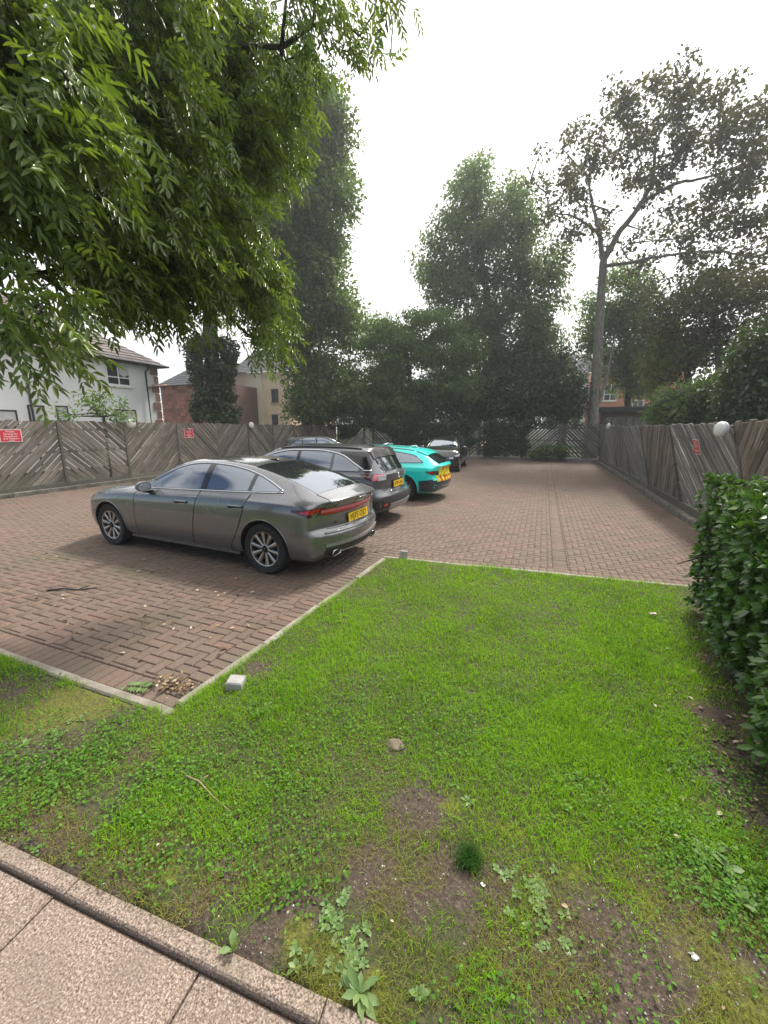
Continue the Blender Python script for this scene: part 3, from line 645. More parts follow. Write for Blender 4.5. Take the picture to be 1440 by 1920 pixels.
def wheel(root, x, y, r, sg, rim_r, spokes=10, style='fine', tw=.22, mat=None):
    t = obj('wheel', None, root, (x, y, r)); w = tw / 2
    MB().lathe([(rim_r * .97, -w * .8), (rim_r + .012, -w * .92), (r * .94, -w), (r * .985, -w * .8), (r, -w * .5), (r, w * .5), (r * .985, w * .8), (r * .94, w), (rim_r + .012, w * .92), (rim_r * .97, w * .8)], 40, 'Y').build('tyre', M_RUB, t, True, 50)
    MB().lathe([(rim_r * .98, -w * .7), (rim_r * .93, 0), (0.01, 0)], 32, 'Y', (0, sg * w * .15, 0)).build('inner_barrel', M_RIMD, t, True, 40)
    m = MB(); yo = sg * w * .86; m.lathe([(rim_r * .9, yo - sg * .03), (rim_r * .925, yo + sg * .004), (rim_r * .985, yo + sg * .008), (rim_r * 1.0, yo - sg * .004)], 40, 'Y')
    for i in range(spokes):
        a = 2 * math.pi * i / spokes + .2; ca, sa = math.cos(a), math.sin(a)
        w0, w1 = (.013, .030) if style == 'fine' else (.028, .045)
        def pp(rr, ww, dy): return (rr * ca - ww * sa, yo + sg * dy, rr * sa + ww * ca)
        V = [pp(.045, -w0, -.012), pp(.045, w0, -.012), pp(rim_r * .93, w1, -.002), pp(rim_r * .93, -w1, -.002), pp(.045, -w0 * .4, -.004), pp(.045, w0 * .4, -.004), pp(rim_r * .93, w1 * .45, .004), pp(rim_r * .93, -w1 * .45, .004),
             pp(.045, -w0, -.05), pp(.045, w0, -.05), pp(rim_r * .93, w1, -.04), pp(rim_r * .93, -w1, -.04)]
        m.add(V, [(4, 5, 6, 7), (0, 4, 7, 3), (5, 1, 2, 6), (0, 3, 11, 8), (1, 9, 10, 2), (0, 1, 5, 4)])
    m.lathe([(.066, yo - sg * .04), (.066, yo - sg * .008), (.05, yo)], 20, 'Y')
    m.build('rim', mat or M_SILV, t, True, 35)
    MB().lathe([(.034, yo - sg * .005), (.034, yo + sg * .006), (.0005, yo + sg * .008)], 18, 'Y').build('hub_cap', M_RIMD, t, True, 40)
    return t
def wheels(C, xs, r, rim, track, **k):
    for x in xs:
        for sg in (-1, 1): wheel(C.root, x, sg * track, r, sg, rim, **k)
def number_plate(C, y, z, txt, tilt=0.0, front=False, w=.53, h=.115):
    p = C.fpt(y, z, .012, front); X = (0, -1, 0) if not front else (0, 1, 0); X = (0, -1, 0) if not front else (0, 1, 0)
    Yv = (math.sin(tilt) * (1 if not front else -1), 0, math.cos(tilt)); M = frame(p, X, Yv)
    o = MB().box((0, 0, 0), (w, h, .008)).build('number_plate', M_YEL if not front else M_PLW, C.root); o.data.transform(M)
    tag(text('plate_lettering', txt, h * .98, M_BLK, o, M @ Matrix.Translation((0, 0, .0055)), .0008, sx=w * .90 / (len(txt) * h * .53)), kind='stuff'); return o
def mirror(C, x, z, y, sg, mat, lower=M_GLOSSB):
    m = MB(); n = 14; t = np.linspace(0, math.pi, 9)
    ux = np.array([[(x + .10 * math.sin(a) * math.cos(b) * 1.0 - .0, sg * (y + .125 + .115 * math.cos(a)), z + .075 * math.sin(a) * math.sin(b)) for b in np.linspace(0, 2 * math.pi, n)] for a in t])
    ux[..., 0] = np.where(ux[..., 0] < x - .01, x - .01, ux[..., 0]); o = m.grid(ux).build('door_mirror', mat, C.root, True, 45)
    g = MB().grid(np.array([[(x - .0125, sg * (y + .125 + .095 * math.cos(a) * k_), z + .06 * math.sin(a) * k_) for a in np.linspace(0, 2 * math.pi, 20)] for k_ in (1, .5, .01)])); g.build('mirror_glass', M_CHROME, o, True)
    MB().prism([(-.05, 0), (.06, 0), (.04, -.03), (-.04, -.03)], (x + .03, sg * (y - .06), z - .065), (1, 0, 0), (0, 0, 1), (0, sg, 0), .16).build('mirror_foot', lower, o)
def arr(f): return f
# ---- grey fastback saloon
def place(name, label, P, heading):
    """root at the rear bumper on the ground, car pointing along heading (radians)"""
    return thing(name, label, 'car', (P[0], P[1], 0), heading)
hd = math.atan2(.18, -3.12)
PA = paint('grey_paint', (0.165, 0.170, 0.174), .6, .25)
# rear wheel contact (outer face) at (-3.2, 3.95); local x = 1.05, local y = +.90 (towards the camera)
u = np.array([math.cos(hd), math.sin(hd)]); v_ = np.array([-u[1], u[0]])
root = place('parked_car', 'grey fastback saloon with red light bar, nearest of the parked cars', np.array([-3.2, 3.95]) - u * 1.05 - v_ * .91, hd)
#      x    zb    w    zs    zr    wr    zc
keys = [(0.0, .34, .70, .83, .955, .57, .975), (.05, .27, .78, .86, .97, .60, .99), (.15, .22, .84, .89, .985, .63, 1.005), (.35, .20, .89, .925, 1.015, .645, 1.045), (.6, .19, .915, .955, 1.09, .63, 1.14), (.85, .19, .925, .965, 1.18, .60, 1.235), (1.2, .19, .93, .97, 1.275, .58, 1.325),
        (1.6, .19, .925, .965, 1.345, .57, 1.39), (2.1, .19, .92, .955, 1.38, .565, 1.42), (2.5, .19, .92, .945, 1.37, .565, 1.415), (2.8, .19, .92, .935, 1.315, .58, 1.38), (3.1, .19, .92, .925, 1.20, .62, 1.275), (3.4, .19, .92, .915, 1.065, .675, 1.14), (3.62, .19, .92, .91, .985, .72, 1.045),
        (3.85, .19, .92, .90, .955, .74, 1.0), (4.2, .19, .92, .87, .92, .73, .96), (4.55, .20, .905, .82, .865, .70, .895), (4.8, .21, .87, .75, .79, .65, .81), (4.97, .24, .80, .66, .70, .58, .715), (5.05, .30, .70, .58, .62, .50, .63)]
rear = [(.2, .26), (.30, .16), (.42, .115), (.52, .10), (.585, .13), (.62, .175), (.75, .185), (.84, .175), (.92, .145), (.97, .105), (1.1, .12)]
front = [(.2, .1), (.3, .02), (.45, .0), (.6, .03), (.7, .1)]
C = Car(root, keys, rear, front, rl=.62); C.body(PA, [(1.05, .335), (4.17, .335)], .385)
wheels(C, (1.05, 4.17), .335, .232, .80)
belt = pchip([.80, 1.4, 2.2, 3.0, 3.4], [1.055, 1.035, 1.01, .985, .965]); roofe = pchip([.80, 1.05, 1.32, 1.6, 1.9, 2.2, 2.5, 2.8, 3.1, 3.3], [1.06, 1.165, 1.255, 1.315, 1.35, 1.362, 1.345, 1.28, 1.165, 1.06])
for sg in (1, -1):
    d1 = C.side('door', PA, lambda z: 2.34 - .22 * (z - .3) , lambda z: 3.53 - .05 * (z - .3), .235, .955, sg, .003, nz=16, by='z')
    d2 = C.side('door', PA, lambda z: 1.63 - .62 * max(0, z - .3) + (.25 * max(0, z - .62)), lambda z: 2.325 - .22 * (z - .3), .235, .985, sg, .003, nz=16, by='z')
    C.line('door_gap', M_GAP, [C.ps(3.535 - .05 * (z - .3), z, sg, .002) for z in np.linspace(.23, .95, 12)], .0045, d1)
    C.line('door_gap', M_GAP, [C.ps(2.332 - .22 * (z - .3), z, sg, .002) for z in np.linspace(.23, 1.0, 12)], .0045, d1)
    C.line('door_gap', M_GAP, [C.ps(1.625 - .62 * max(0, z - .3) + (.25 * max(0, z - .62)), z, sg, .002) for z in np.linspace(.23, 1.02, 12)], .0045, d2)
    C.line('sill_line', M_GAP, [C.ps(x, .235, sg, .001) for x in np.linspace(1.65, 3.53, 14)], .004, d1)
    for nm, xa, xb, par in (('window', 2.20, 3.20, d1), ('window', 1.36, 2.09, d2)): C.side(nm, M_CGLASS, xa, xb, lambda x: float(belt(x)) + .012, lambda x: max(float(roofe(x)) - .016, float(belt(x)) + .016), sg, .004, par)
    C.side('quarter_window', M_CGLASS, .88, 1.30, lambda x: float(belt(x)) + .012, lambda x: max(float(roofe(x)) - .016, float(belt(x)) + .014), sg, .004)
    C.side('pillar_trim', M_GLOSSB, 2.09, 2.20, lambda x: float(belt(x)) + .006, lambda x: float(roofe(x)) - .006, sg, .006, nx=5); C.side('pillar_trim', M_GLOSSB, 1.30, 1.36, lambda x: float(belt(x)) + .006, lambda x: float(roofe(x)) - .006, sg, .006, nx=5)
    C.line('window_trim', M_CHROME, [C.ps(x, float(roofe(x)), sg, .004) for x in np.linspace(.815, 3.27, 40)] , .0105)
    C.line('window_trim', M_CHROME, [C.ps(x, float(belt(x)), sg, .004) for x in np.linspace(.815, 3.27, 30)], .0085)
    for hx, hz, par in ((2.49, .835, d1), (1.475, .85, d2)):
        C.side('handle_recess', M_GAP, hx - .135, hx + .135, lambda x: hz - .018, lambda x: hz + .02, sg, .0045, par, 8, 4)
        C.line('handle', PA, [C.ps(x, hz + .012, sg, .012) for x in np.linspace(hx - .12, hx + .125, 8)], .014, par); C.line('handle_trim', M_CHROME, [C.ps(x, hz - .016, sg, .006) for x in np.linspace(hx - .13, hx + .05, 6)], .004, par)
    C.side('tail_lamp', M_LDARK, .0, .60, lambda x: .775 + .080 * (x / .60) ** 1.5, lambda x: .895 - .015 * (x / .60) ** 1.5, sg, .005, nx=16, nz=6)
    C.side('tail_lamp_lens', M_LRED, .02, .44, lambda x: .82 + .05 * x, lambda x: .882 - .03 * x, sg, .009, nx=12, nz=5)
    C.side('sill_skirt', PA, 1.5, 3.72, lambda x: .20, lambda x: .245, sg, .012, nx=20, nz=4)
    C.side('head_lamp', M_LCLEAR, 4.72, 4.98, lambda x: .665 - .1 * (x - 4.72), lambda x: .73 - .22 * (x - 4.72), sg, .004, nx=10, nz=4)
    mirror(C, 3.16, 1.02, .84, sg, PA)
    C.line('arch_lip', PA, [C.ps(1.05 + .388 * math.cos(a), .335 + .388 * math.sin(a), sg, .002) for a in np.linspace(-.15, math.pi + .15, 30)], .009)
    C.line('arch_lip', PA, [C.ps(4.17 + .388 * math.cos(a), .335 + .388 * math.sin(a), sg, .002) for a in np.linspace(-.15, math.pi + .15, 30)], .009)
C.top('rear_window', M_CGLASS, .40, 1.42, lambda x: .585 - .05 * (x - .4), .004); C.top('windscreen', M_CGLASS, 2.80, 3.58, lambda x: .55 + .12 * (x - 2.8) / .78, .004)
C.line('roof_aerial', M_GLOSSB, [(1.48, 0, 1.365), (1.52, 0, 1.40), (1.60, 0, 1.395), (1.68, 0, 1.388)], [.022, .018, .016, .010])
C.line('boot_gap', M_GAP, [C.pt(x, .60, .002) for x in np.linspace(.40, .06, 8)] , .004); C.line('boot_gap', M_GAP, [C.pt(x, -.60, .002) for x in np.linspace(.40, .06, 8)], .004)
C.line('boot_gap', M_GAP, [(0, y, .935) for y in (-.64, -.66)] , .004)
C.line('boot_lip', PA, [(.01, y, 0.978 - .03 * abs(y / .6) ** 3) for y in np.linspace(-.60, .60, 21)], .017)
C.end('light_bar', M_LDARK, -.70, .70, lambda y: .795, lambda y: .88 - .008 * abs(y), .004)
C.end('light_bar_lens', M_LPINK, -.69, .69, lambda y: .828, lambda y: .872 - .008 * abs(y), .009); C.end('light_bar_strip', M_LRED, -.69, .69, lambda y: .805, lambda y: .822, .011, nz=3)
number_plate(C, 0, .70, 'HJ75 OJD', .08)
C.line('bumper_crease', PA, [(0, y, .575) for y in np.linspace(-.69, .69, 21)], .013)
C.line('boot_gap', M_GAP, [(0, y, .612 + .05 * max(0, abs(y) - .5)) for y in np.linspace(-.62, .62, 21)], .0045)
C.end('diffuser', M_CLAD, -.68, .68, lambda y: .275, lambda y: .40 + .03 * (abs(y) > .5), .006); C.end('bumper_blade', M_SATIN, -.69, .69, lambda y: .385 + .02 * abs(y), lambda y: .42 + .03 * abs(y), .016, nz=4)
C.line('splitter', M_SATIN, [(0, y, .285) for y in np.linspace(-.45, .45, 15)], .012)
for sg in (1, -1):
    p = C.fpt(sg * .52, .300, .035); m = MB(); pts = [(.0, .10, .0), (.0, .075, .034), (.0, -.09, .04), (.0, -.105, .01), (.0, -.08, -.03), (.0, .085, -.034)]
    C_ = np.array([(p[0] + .15 * 0, p[1] + q[1], p[2] + q[2]) for q in pts]); m.tube(C_, .008, 6, closed=True); ex = m.build('exhaust_tip', M_CHROME, root, True)
    MB().prism([(q[1], q[2]) for q in pts], (p[0] + .015, p[1], p[2]), (0, 1, 0), (0, 0, 1), (1, 0, 0), .04).build('exhaust_mouth', M_GAP, ex)
for i in range(4):       # emblem of four linked rings, and the small badge
    yy = .072 - .048 * i; a = np.linspace(0, 2 * math.pi, 20, endpoint=False); z0 = .925; c0 = C.fpt(yy, z0, .008)
    MB().tube([(C.fpt(yy + .034 * math.cos(t), z0 + .034 * math.sin(t), .014)) for t in a], .0055, 6, closed=True).build('emblem_ring', M_CHROME, root, True)
text('badge', 'A6', .055, M_GLOSSB, root, frame(C.fpt(.47, .68, .008), (.25, -1, 0), (0, 0, 1)), .002)
# ---- grey crossover with black roof
PB = paint('slate_paint', (0.125, 0.128, 0.138))
hd = math.pi - R(1.5); u = np.array([math.cos(hd), math.sin(hd)]); v_ = np.array([-u[1], u[0]])
root = place('parked_car', 'slate grey crossover with black roof and silver rear skid plate', (-2.55, 7.5), hd)
keys = [(0, .34, .74, .90, .965, .60, .985), (.05, .27, .81, .93, .99, .62, 1.02), (.15, .24, .85, .955, 1.12, .62, 1.17), (.28, .23, .875, .97, 1.28, .61, 1.335), (.38, .23, .885, .98, 1.37, .60, 1.43), (.6, .23, .89, .99, 1.42, .60, 1.472), (1.1, .22, .895, .99, 1.445, .59, 1.505),
        (1.8, .22, .89, .98, 1.455, .58, 1.515), (2.3, .22, .89, .97, 1.435, .58, 1.50), (2.65, .22, .89, .955, 1.375, .59, 1.45), (2.95, .22, .89, .945, 1.26, .62, 1.345), (3.2, .22, .89, .935, 1.12, .67, 1.21), (3.4, .22, .89, .93, 1.02, .71, 1.10), (3.6, .22, .89, .92, .985, .72, 1.05), (3.95, .23, .87, .88, .93, .69, .985),
        (4.2, .25, .80, .80, .84, .62, .88), (4.31, .28, .73, .72, .76, .54, .79), (4.35, .33, .66, .65, .68, .48, .70)]
rear = [(.2, .12), (.32, .04), (.45, .0), (.58, .01), (.64, .06), (.75, .10), (.9, .10), (.98, .10), (1.2, .17), (1.5, .26)]
C = Car(root, keys, rear, [(.2, .08), (.4, .0), (.6, .01), (.8, .08)], kr=.22, kf=.35, rl=.8); C.body(PB, [(.84, .335), (3.50, .335)], .40); wheels(C, (.84, 3.50), .335, .22, .765, spokes=5, style='wide')
belt = pchip([.3, 1.0, 2.0, 3.2], [1.045, 1.04, 1.02, .985]); roofe = pchip([.45, .72, .95, 1.2, 1.6, 2.1, 2.5, 2.8, 3.05, 3.2], [1.075, 1.20, 1.32, 1.38, 1.415, 1.41, 1.36, 1.26, 1.12, 1.03])
for sg in (1, -1):
    d1 = C.side('door', PB, lambda z: 1.98, lambda z: 2.95, .30, .99, sg, .003, nz=12, by='z'); d2 = C.side('door', PB, lambda z: 1.27 - .12 * max(0, z - .55), lambda z: 1.965, .30, 1.01, sg, .003, nz=12, by='z')
    for xx, par in ((2.955, d1), (1.972, d1)): C.line('door_gap', M_GAP, [C.ps(xx, z, sg, .002) for z in np.linspace(.3, 1.0, 8)], .0045, par)
    C.line('door_gap', M_GAP, [C.ps(1.265 - .12 * max(0, z - .55), z, sg, .002) for z in np.linspace(.3, 1.02, 9)], .0045, d2)
    C.side('window', M_CGLASS, 2.03, 3.10, lambda x: float(belt(x)) + .01, lambda x: max(float(roofe(x)) - .02, float(belt(x)) + .015), sg, .004, d1); C.side('window', M_CGLASS, 1.22, 1.95, lambda x: float(belt(x)) + .01, lambda x: float(roofe(x)) - .02, sg, .004, d2)
    C.side('quarter_window', M_CGLASS, .58, 1.16, lambda x: float(belt(x)) + .01, lambda x: max(float(roofe(x)) - .02, float(belt(x)) + .015), sg, .004)
    C.side('pillar_trim', M_GLOSSB, 1.95, 2.03, lambda x: float(belt(x)), lambda x: float(roofe(x)), sg, .006, nx=4); C.side('pillar_trim', PB, 1.16, 1.22, lambda x: float(belt(x)), lambda x: float(roofe(x)), sg, .006, nx=4)
    C.side('floating_roof_panel', M_GLOSSB, .24, 1.05, lambda x: max(1.04, float(roofe(x)) if x > .45 else 1.04), lambda x: min(1.405, .99 + (x - .02) * 1.02 if x < .42 else 1.405), sg, .003, nx=20)
    C.line('window_trim', M_CHROME, [C.ps(x, float(roofe(x)), sg, .005) for x in np.linspace(.46, 3.17, 40)], .016); C.line('window_trim', M_CHROME, [C.ps(x, 1.065 + .0 * x, sg, .005) for x in np.linspace(.22, .47, 6)], .014)
    C.line('window_trim', M_GLOSSB, [C.ps(x, float(belt(x)), sg, .003) for x in np.linspace(.5, 3.17, 26)], .007)
    for hx, par in ((2.15, d1), (1.42, d2)): C.line('handle', PB, [C.ps(x, .90, sg, .014) for x in np.linspace(hx - .1, hx + .1, 6)], .014, par)
    C.side('tail_lamp', M_LDARK, .0, .52, lambda x: .86 + .13 * (x / .52) ** 1.3, lambda x: .995 + .03 * x, sg, .006, nx=14, nz=6); C.side('tail_lamp_lens', M_LPINK, .0, .12, lambda x: .88 + .08 * x, lambda x: .985, sg, .010, nx=8, nz=5)
    C.end('reversing_lens', M_LCLEAR, sg * .50, sg * .735, lambda y: .885, lambda y: .975, .006, ny=8, nz=4)
    for ax in (.84, 3.50): C.line('arch_cladding', M_CLAD, [C.ps(ax + .42 * math.cos(a), .335 + .42 * math.sin(a), sg, .004) for a in np.linspace(-.1, math.pi + .1, 28)], .026)
    C.side('sill_cladding', M_CLAD, 1.24, 3.10, lambda x: .235, lambda x: .37, sg, .008, nx=16, nz=4); C.side('bumper_corner', M_CLAD, .0, .44, lambda x: .32, lambda x: .53 - .05 * x, sg, .006, nx=10, nz=5)
    C.side('head_lamp', M_LCLEAR, 3.98, 4.28, lambda x: .74, lambda x: .82, sg, .005, nx=8, nz=4); mirror(C, 3.02, 1.06, .83, sg, M_GLOSSB); 
    C.line('roof_rail', M_GLOSSB, [C.pt(x, sg * .545, .014) for x in np.linspace(.62, 2.5, 16)], .014)
M_DROOF = plain('dusty_black_roof', (0.035, 0.034, 0.033), .30, var=.25, vscale=2.5, coat=.5)
C.top('roof_panel', M_DROOF, .36, 2.62, lambda x: .57, .005); C.top('rear_window', M_CGLASS, .065, .345, lambda x: .55, .005); C.top('windscreen', M_CGLASS, 2.68, 3.36, lambda x: .57 + .1 * (x - 2.68), .005)
C.top('spoiler', M_DROOF, .22, .42, lambda x: .585, .05, nx=8); C.line('wiper', M_GLOSSB, [C.pt(.07 + .03 * t, .1 - .35 * t, .014) for t in np.linspace(0, 1, 6)], .009)
C.line('roof_aerial', M_GLOSSB, [(.62, 0, 1.475), (.66, 0, 1.53), (.72, 0, 1.50), (.78, 0, 1.49)], [.022, .010, .014, .01])
C.end('plate_recess', M_GLOSSB, -.32, .32, lambda y: .70, lambda y: .86, .003); number_plate(C, 0, .775, 'SF70 UHG', .05)
C.end('rear_bumper', M_CLAD, -.73, .73, lambda y: .34, lambda y: .60 - .03 * abs(y), .008); C.end('skid_plate', M_SATIN, -.52, .52, lambda y: .31, lambda y: .44, .020, nz=4)
C.line('tailgate_strip', M_CHROME, [(0, y, .665) for y in np.linspace(-.40, .40, 15)], .009)
p0 = C.fpt(0, .93, .012); MB().tube([C.fpt(.05 * math.cos(t), .925 + .05 * math.sin(t), .012) for t in np.linspace(0, 2 * math.pi, 20, endpoint=False)], .008, 6, closed=True).build('emblem_ring', M_CHROME, root, True)
MB().tube([C.fpt(y, z, .012) for y, z in ((.05, .915), (-.012, .918), (.012, .934), (-.05, .937))], .006, 6).build('emblem_bolt', M_CHROME, root, True)
for sg in (1, -1): C.end('reflector', M_LRED, sg * .60, sg * .70, lambda y: .40, lambda y: .45, .012, ny=5, nz=3)

# ---- teal estate with yellow and red rear panels
PT = paint('teal_paint', (0.0, 0.78, 0.66), .0, .3); PN = paint('navy_paint', (0.022, 0.034, 0.052), .2, .35); M_CHY = plain('reflective_yellow', (0.80, 0.72, 0.03), .35, var=.08); M_CHR = plain('reflective_red', (0.62, 0.06, 0.03), .35, var=.08)
hd = math.pi - R(1.0)
root = place('parked_car', 'teal and navy estate car with yellow and red chevron tail', (-2.25, 10.42), hd)
keys = [(0, .34, .72, .80, .90, .56, .915), (.06, .27, .80, .84, .925, .60, .945), (.18, .23, .85, .87, .975, .61, 1.01), (.35, .21, .875, .89, 1.07, .60, 1.115), (.55, .20, .885, .90, 1.18, .58, 1.225), (.72, .20, .89, .905, 1.235, .57, 1.285), (1.0, .20, .89, .905, 1.275, .565, 1.33), (1.6, .20, .89, .90, 1.315, .56, 1.37),
        (2.2, .20, .885, .89, 1.325, .56, 1.385), (2.6, .20, .885, .88, 1.30, .565, 1.365), (2.95, .20, .885, .87, 1.20, .59, 1.285), (3.3, .20, .885, .86, 1.04, .65, 1.12), (3.55, .20, .885, .855, .94, .70, 1.0), (3.8, .20, .885, .84, .90, .71, .955), (4.2, .21, .87, .80, .845, .68, .89), (4.5, .22, .82, .72, .76, .62, .79), (4.65, .26, .73, .63, .66, .53, .69), (4.7, .32, .66, .56, .60, .46, .62)]
rear = [(.2, .13), (.32, .04), (.45, .0), (.56, .01), (.62, .05), (.75, .07), (.86, .04), (.92, .0), (1.0, .0)]
C = Car(root, keys, rear, [(.2, .1), (.4, .0), (.6, .02), (.7, .08)], kr=.24, kf=.38); C.body(PT, [(.98, .32), (3.76, .32)], .375); wheels(C, (.98, 3.76), .32, .215, .765, spokes=10)
belt = pchip([.5, 1.2, 2.2, 3.2], [.985, .965, .945, .92]); roofe = pchip([.50, .62, .80, 1.1, 1.6, 2.2, 2.6, 2.9, 3.2], [.99, 1.09, 1.17, 1.22, 1.27, 1.285, 1.24, 1.13, .93])
for sg in (1, -1):
    d1 = C.side('door', PT, lambda z: 2.2, lambda z: 3.2, .28, .92, sg, .003, nz=10, by='z'); d2 = C.side('door', PT, lambda z: 1.42 - .2 * max(0, z - .5), lambda z: 2.185, .28, .94, sg, .003, nz=10, by='z')
    C.side('window', M_CGLASS, 2.24, 3.14, lambda x: float(belt(x)) + .01, lambda x: max(float(roofe(x)) - .015, float(belt(x)) + .014), sg, .004, d1); C.side('window', M_CGLASS, 1.40, 2.18, lambda x: float(belt(x)) + .01, lambda x: float(roofe(x)) - .015, sg, .004, d2)
    C.side('quarter_window', M_CGLASS, .53, 1.33, lambda x: float(belt(x)) + .01, lambda x: max(float(roofe(x)) - .015, float(belt(x)) + .014), sg, .004)
    o_ = [C.ps(x, float(roofe(x)) - .004, sg, .004) for x in np.linspace(.505, 3.18, 40)]; C.line('window_seal', M_GLOSSB, o_, .010); C.line('window_seal', M_GLOSSB, [C.ps(x, float(belt(x)) + .004, sg, .004) for x in np.linspace(.505, 3.18, 30)], .008)
    C.side('lower_panel', PN, .0, .56, lambda x: .27, lambda x: .60 - .06 * (x / .56), sg, .004, nx=14, nz=8); C.side('lower_panel', PN, 1.40, 3.36, lambda x: .215, lambda x: .50, sg, .005, nx=14, nz=6); C.side('lower_panel', PN, 4.16, 4.68, lambda x: .32, lambda x: .48, sg, .005, nx=8, nz=5)
    C.side('tail_lamp', M_LDARK, .0, .38, lambda x: .685 + .075 * (x / .38) ** 1.4, lambda x: .79 - .005 * x, sg, .006, nx=12, nz=5); C.side('tail_lamp_lens', M_LRED, .02, .2, lambda x: .71 + .05 * x, lambda x: .765, sg, .010, nx=8, nz=4)
    C.end('tail_lamp', M_LDARK, sg * .56, sg * .705, lambda y: .685, lambda y: .79, .006, ny=6, nz=4); mirror(C, 3.05, .97, .82, sg, PT); C.line('roof_rail', M_SATIN, [C.pt(x, sg * .52, .012) for x in np.linspace(.8, 2.5, 14)], .013)
    C.side('head_lamp', M_LCLEAR, 4.35, 4.62, lambda x: .60, lambda x: .67, sg, .005, nx=8, nz=4)
C.top('rear_window', M_CGLASS, .10, .62, lambda x: .53, .005); C.top('windscreen', M_CGLASS, 2.66, 3.48, lambda x: .55 + .1 * (x - 2.66), .005); C.top('spoiler', PT, .44, .74, lambda x: .55, .028, nx=8)
C.line('rear_wiper', M_GLOSSB, [C.pt(.11 + .10 * t, .0 - .3 * t, .012) for t in np.linspace(0, 1, 6)], .008); C.line('roof_aerial', M_LCLEAR, [(.86, 0, 1.30), (.93, 0, 1.375), (1.05, 0, 1.36), (1.12, 0, 1.345)], [.035, .022, .024, .015])
C.line('roof_bar', M_SATIN, [(1.75, -.35, 1.40), (1.75, 0, 1.42), (1.75, .35, 1.40)], .022)
C.end('chevron_panel', M_CHY, -.69, .69, lambda y: .52, lambda y: .675, .008); C.end('chevron_panel', M_CHY, -.54, .54, lambda y: .675, lambda y: .885, .008)
for i in range(6):
    ya = -.60 + .21 * i
    C.end('chevron_stripe', M_CHR, ya, ya + .10, lambda y: .525, lambda y: .67, .012, ny=4); 
    if -.5 < ya < .36: C.end('chevron_stripe', M_CHR, ya + .06, ya + .16, lambda y: .80, lambda y: .88, .012, ny=4)
number_plate(C, 0, .615, 'SA22 OKT', .04); C.end('rear_bumper', PN, -.70, .70, lambda y: .31, lambda y: .515, .008)
C.line('bumper_trim', M_SATIN, [(0, y, .40) for y in np.linspace(-.5, .5, 15)], .012)

# ---- black hatchbacks at the far end
def black_hatch(P, heading, label, ptxt):
    root = place('parked_car', label, P, heading); PK = paint('black_paint', (0.012, 0.012, 0.014), .2, .3)
    keys = [(0, .36, .70, .86, .96, .56, .98), (.05, .28, .78, .89, .98, .58, 1.01), (.2, .24, .84, .92, 1.16, .585, 1.21), (.38, .22, .86, .94, 1.32, .58, 1.37), (.6, .21, .865, .95, 1.38, .57, 1.425), (1.2, .21, .87, .95, 1.41, .56, 1.46), (1.8, .21, .87, .94, 1.41, .56, 1.46), (2.2, .21, .87, .93, 1.36, .565, 1.425), (2.55, .21, .87, .92, 1.22, .60, 1.315),
            (2.9, .21, .87, .91, 1.04, .67, 1.13), (3.1, .21, .87, .90, .965, .70, 1.045), (3.4, .21, .865, .88, .925, .69, .99), (3.7, .22, .84, .82, .86, .64, .91), (3.88, .25, .77, .74, .77, .56, .81), (3.97, .30, .69, .66, .69, .48, .71), (4.0, .34, .64, .60, .63, .44, .64)]
    C = Car(root, keys, [(.2, .1), (.4, 0), (.6, .02), (.8, .05), (1.0, .02)], [(.2, .06), (.4, .0), (.6, .02), (.8, .10)], kr=.25, kf=.36); C.body(PK, [(.75, .31), (3.25, .31)], .36); wheels(C, (.75, 3.25), .31, .205, .745, spokes=5, style='wide')
    belt = pchip([.4, 1.5, 3.0], [1.01, .98, .95]); roofe = pchip([.4, .7, 1.0, 1.6, 2.0, 2.4, 2.75], [1.03, 1.22, 1.33, 1.365, 1.33, 1.19, .98])
    for sg in (1, -1):
        for xa, xb in ((.45, .95), (1.0, 1.62), (1.70, 2.70)): C.side('window', M_CGLASS, xa, xb, lambda x: float(belt(x)) + .01, lambda x: max(float(roofe(x)) - .015, float(belt(x)) + .014), sg, .004)
        C.line('pillar_trim', M_CHROME, [C.pt(x, sg * (.60 + .075 * (x - 2.25) / .8), .006) for x in np.linspace(2.2, 3.0, 8)], .010)
        C.side('head_lamp', M_LCLEAR, 3.52, 3.93, lambda x: .68 - .05 * (x - 3.5), lambda x: .79 - .18 * (x - 3.5), sg, .006, nx=10, nz=5); C.end('head_lamp', M_LCLEAR, sg * .46, sg * .63, lambda y: .57, lambda y: .64, .006, front=True, ny=6, nz=4)
        C.side('tail_lamp', M_LRED, .0, .2, lambda x: .85, lambda x: 1.0 - .1 * x, sg, .006, nx=8, nz=4); mirror(C, 2.68, 1.0, .82, sg, PK); C.end('fog_lamp', M_LCLEAR, sg * .45, sg * .53, lambda y: .38, lambda y: .42, .008, front=True, ny=4, nz=3)
    C.top('windscreen', M_CGLASS, 2.26, 3.04, lambda x: .56 + .11 * (x - 2.26), .005); C.top('rear_window', M_CGLASS, .09, .36, lambda x: .53, .005)
    C.end('grille', M_GLOSSB, -.42, .42, lambda y: .40, lambda y: .60 - .1 * abs(y), .006, front=True); C.line('grille_bar', M_CHROME, [(C.L, y, .585 - .12 * y * y) for y in np.linspace(-.44, .44, 13)], .011); number_plate(C, 0, .46, ptxt, 0, True); number_plate(C, 0, .74, ptxt)
    return C
hb = black_hatch((-4.33, 20.4), R(-90) + R(4), 'black hatchback facing the camera at the far end of the paving', 'SJ65 KVL')
black_hatch((-12.35, 17.3), R(32), 'dark hatchback seen over the roof of the slate grey crossover', 'SL14 PZX')
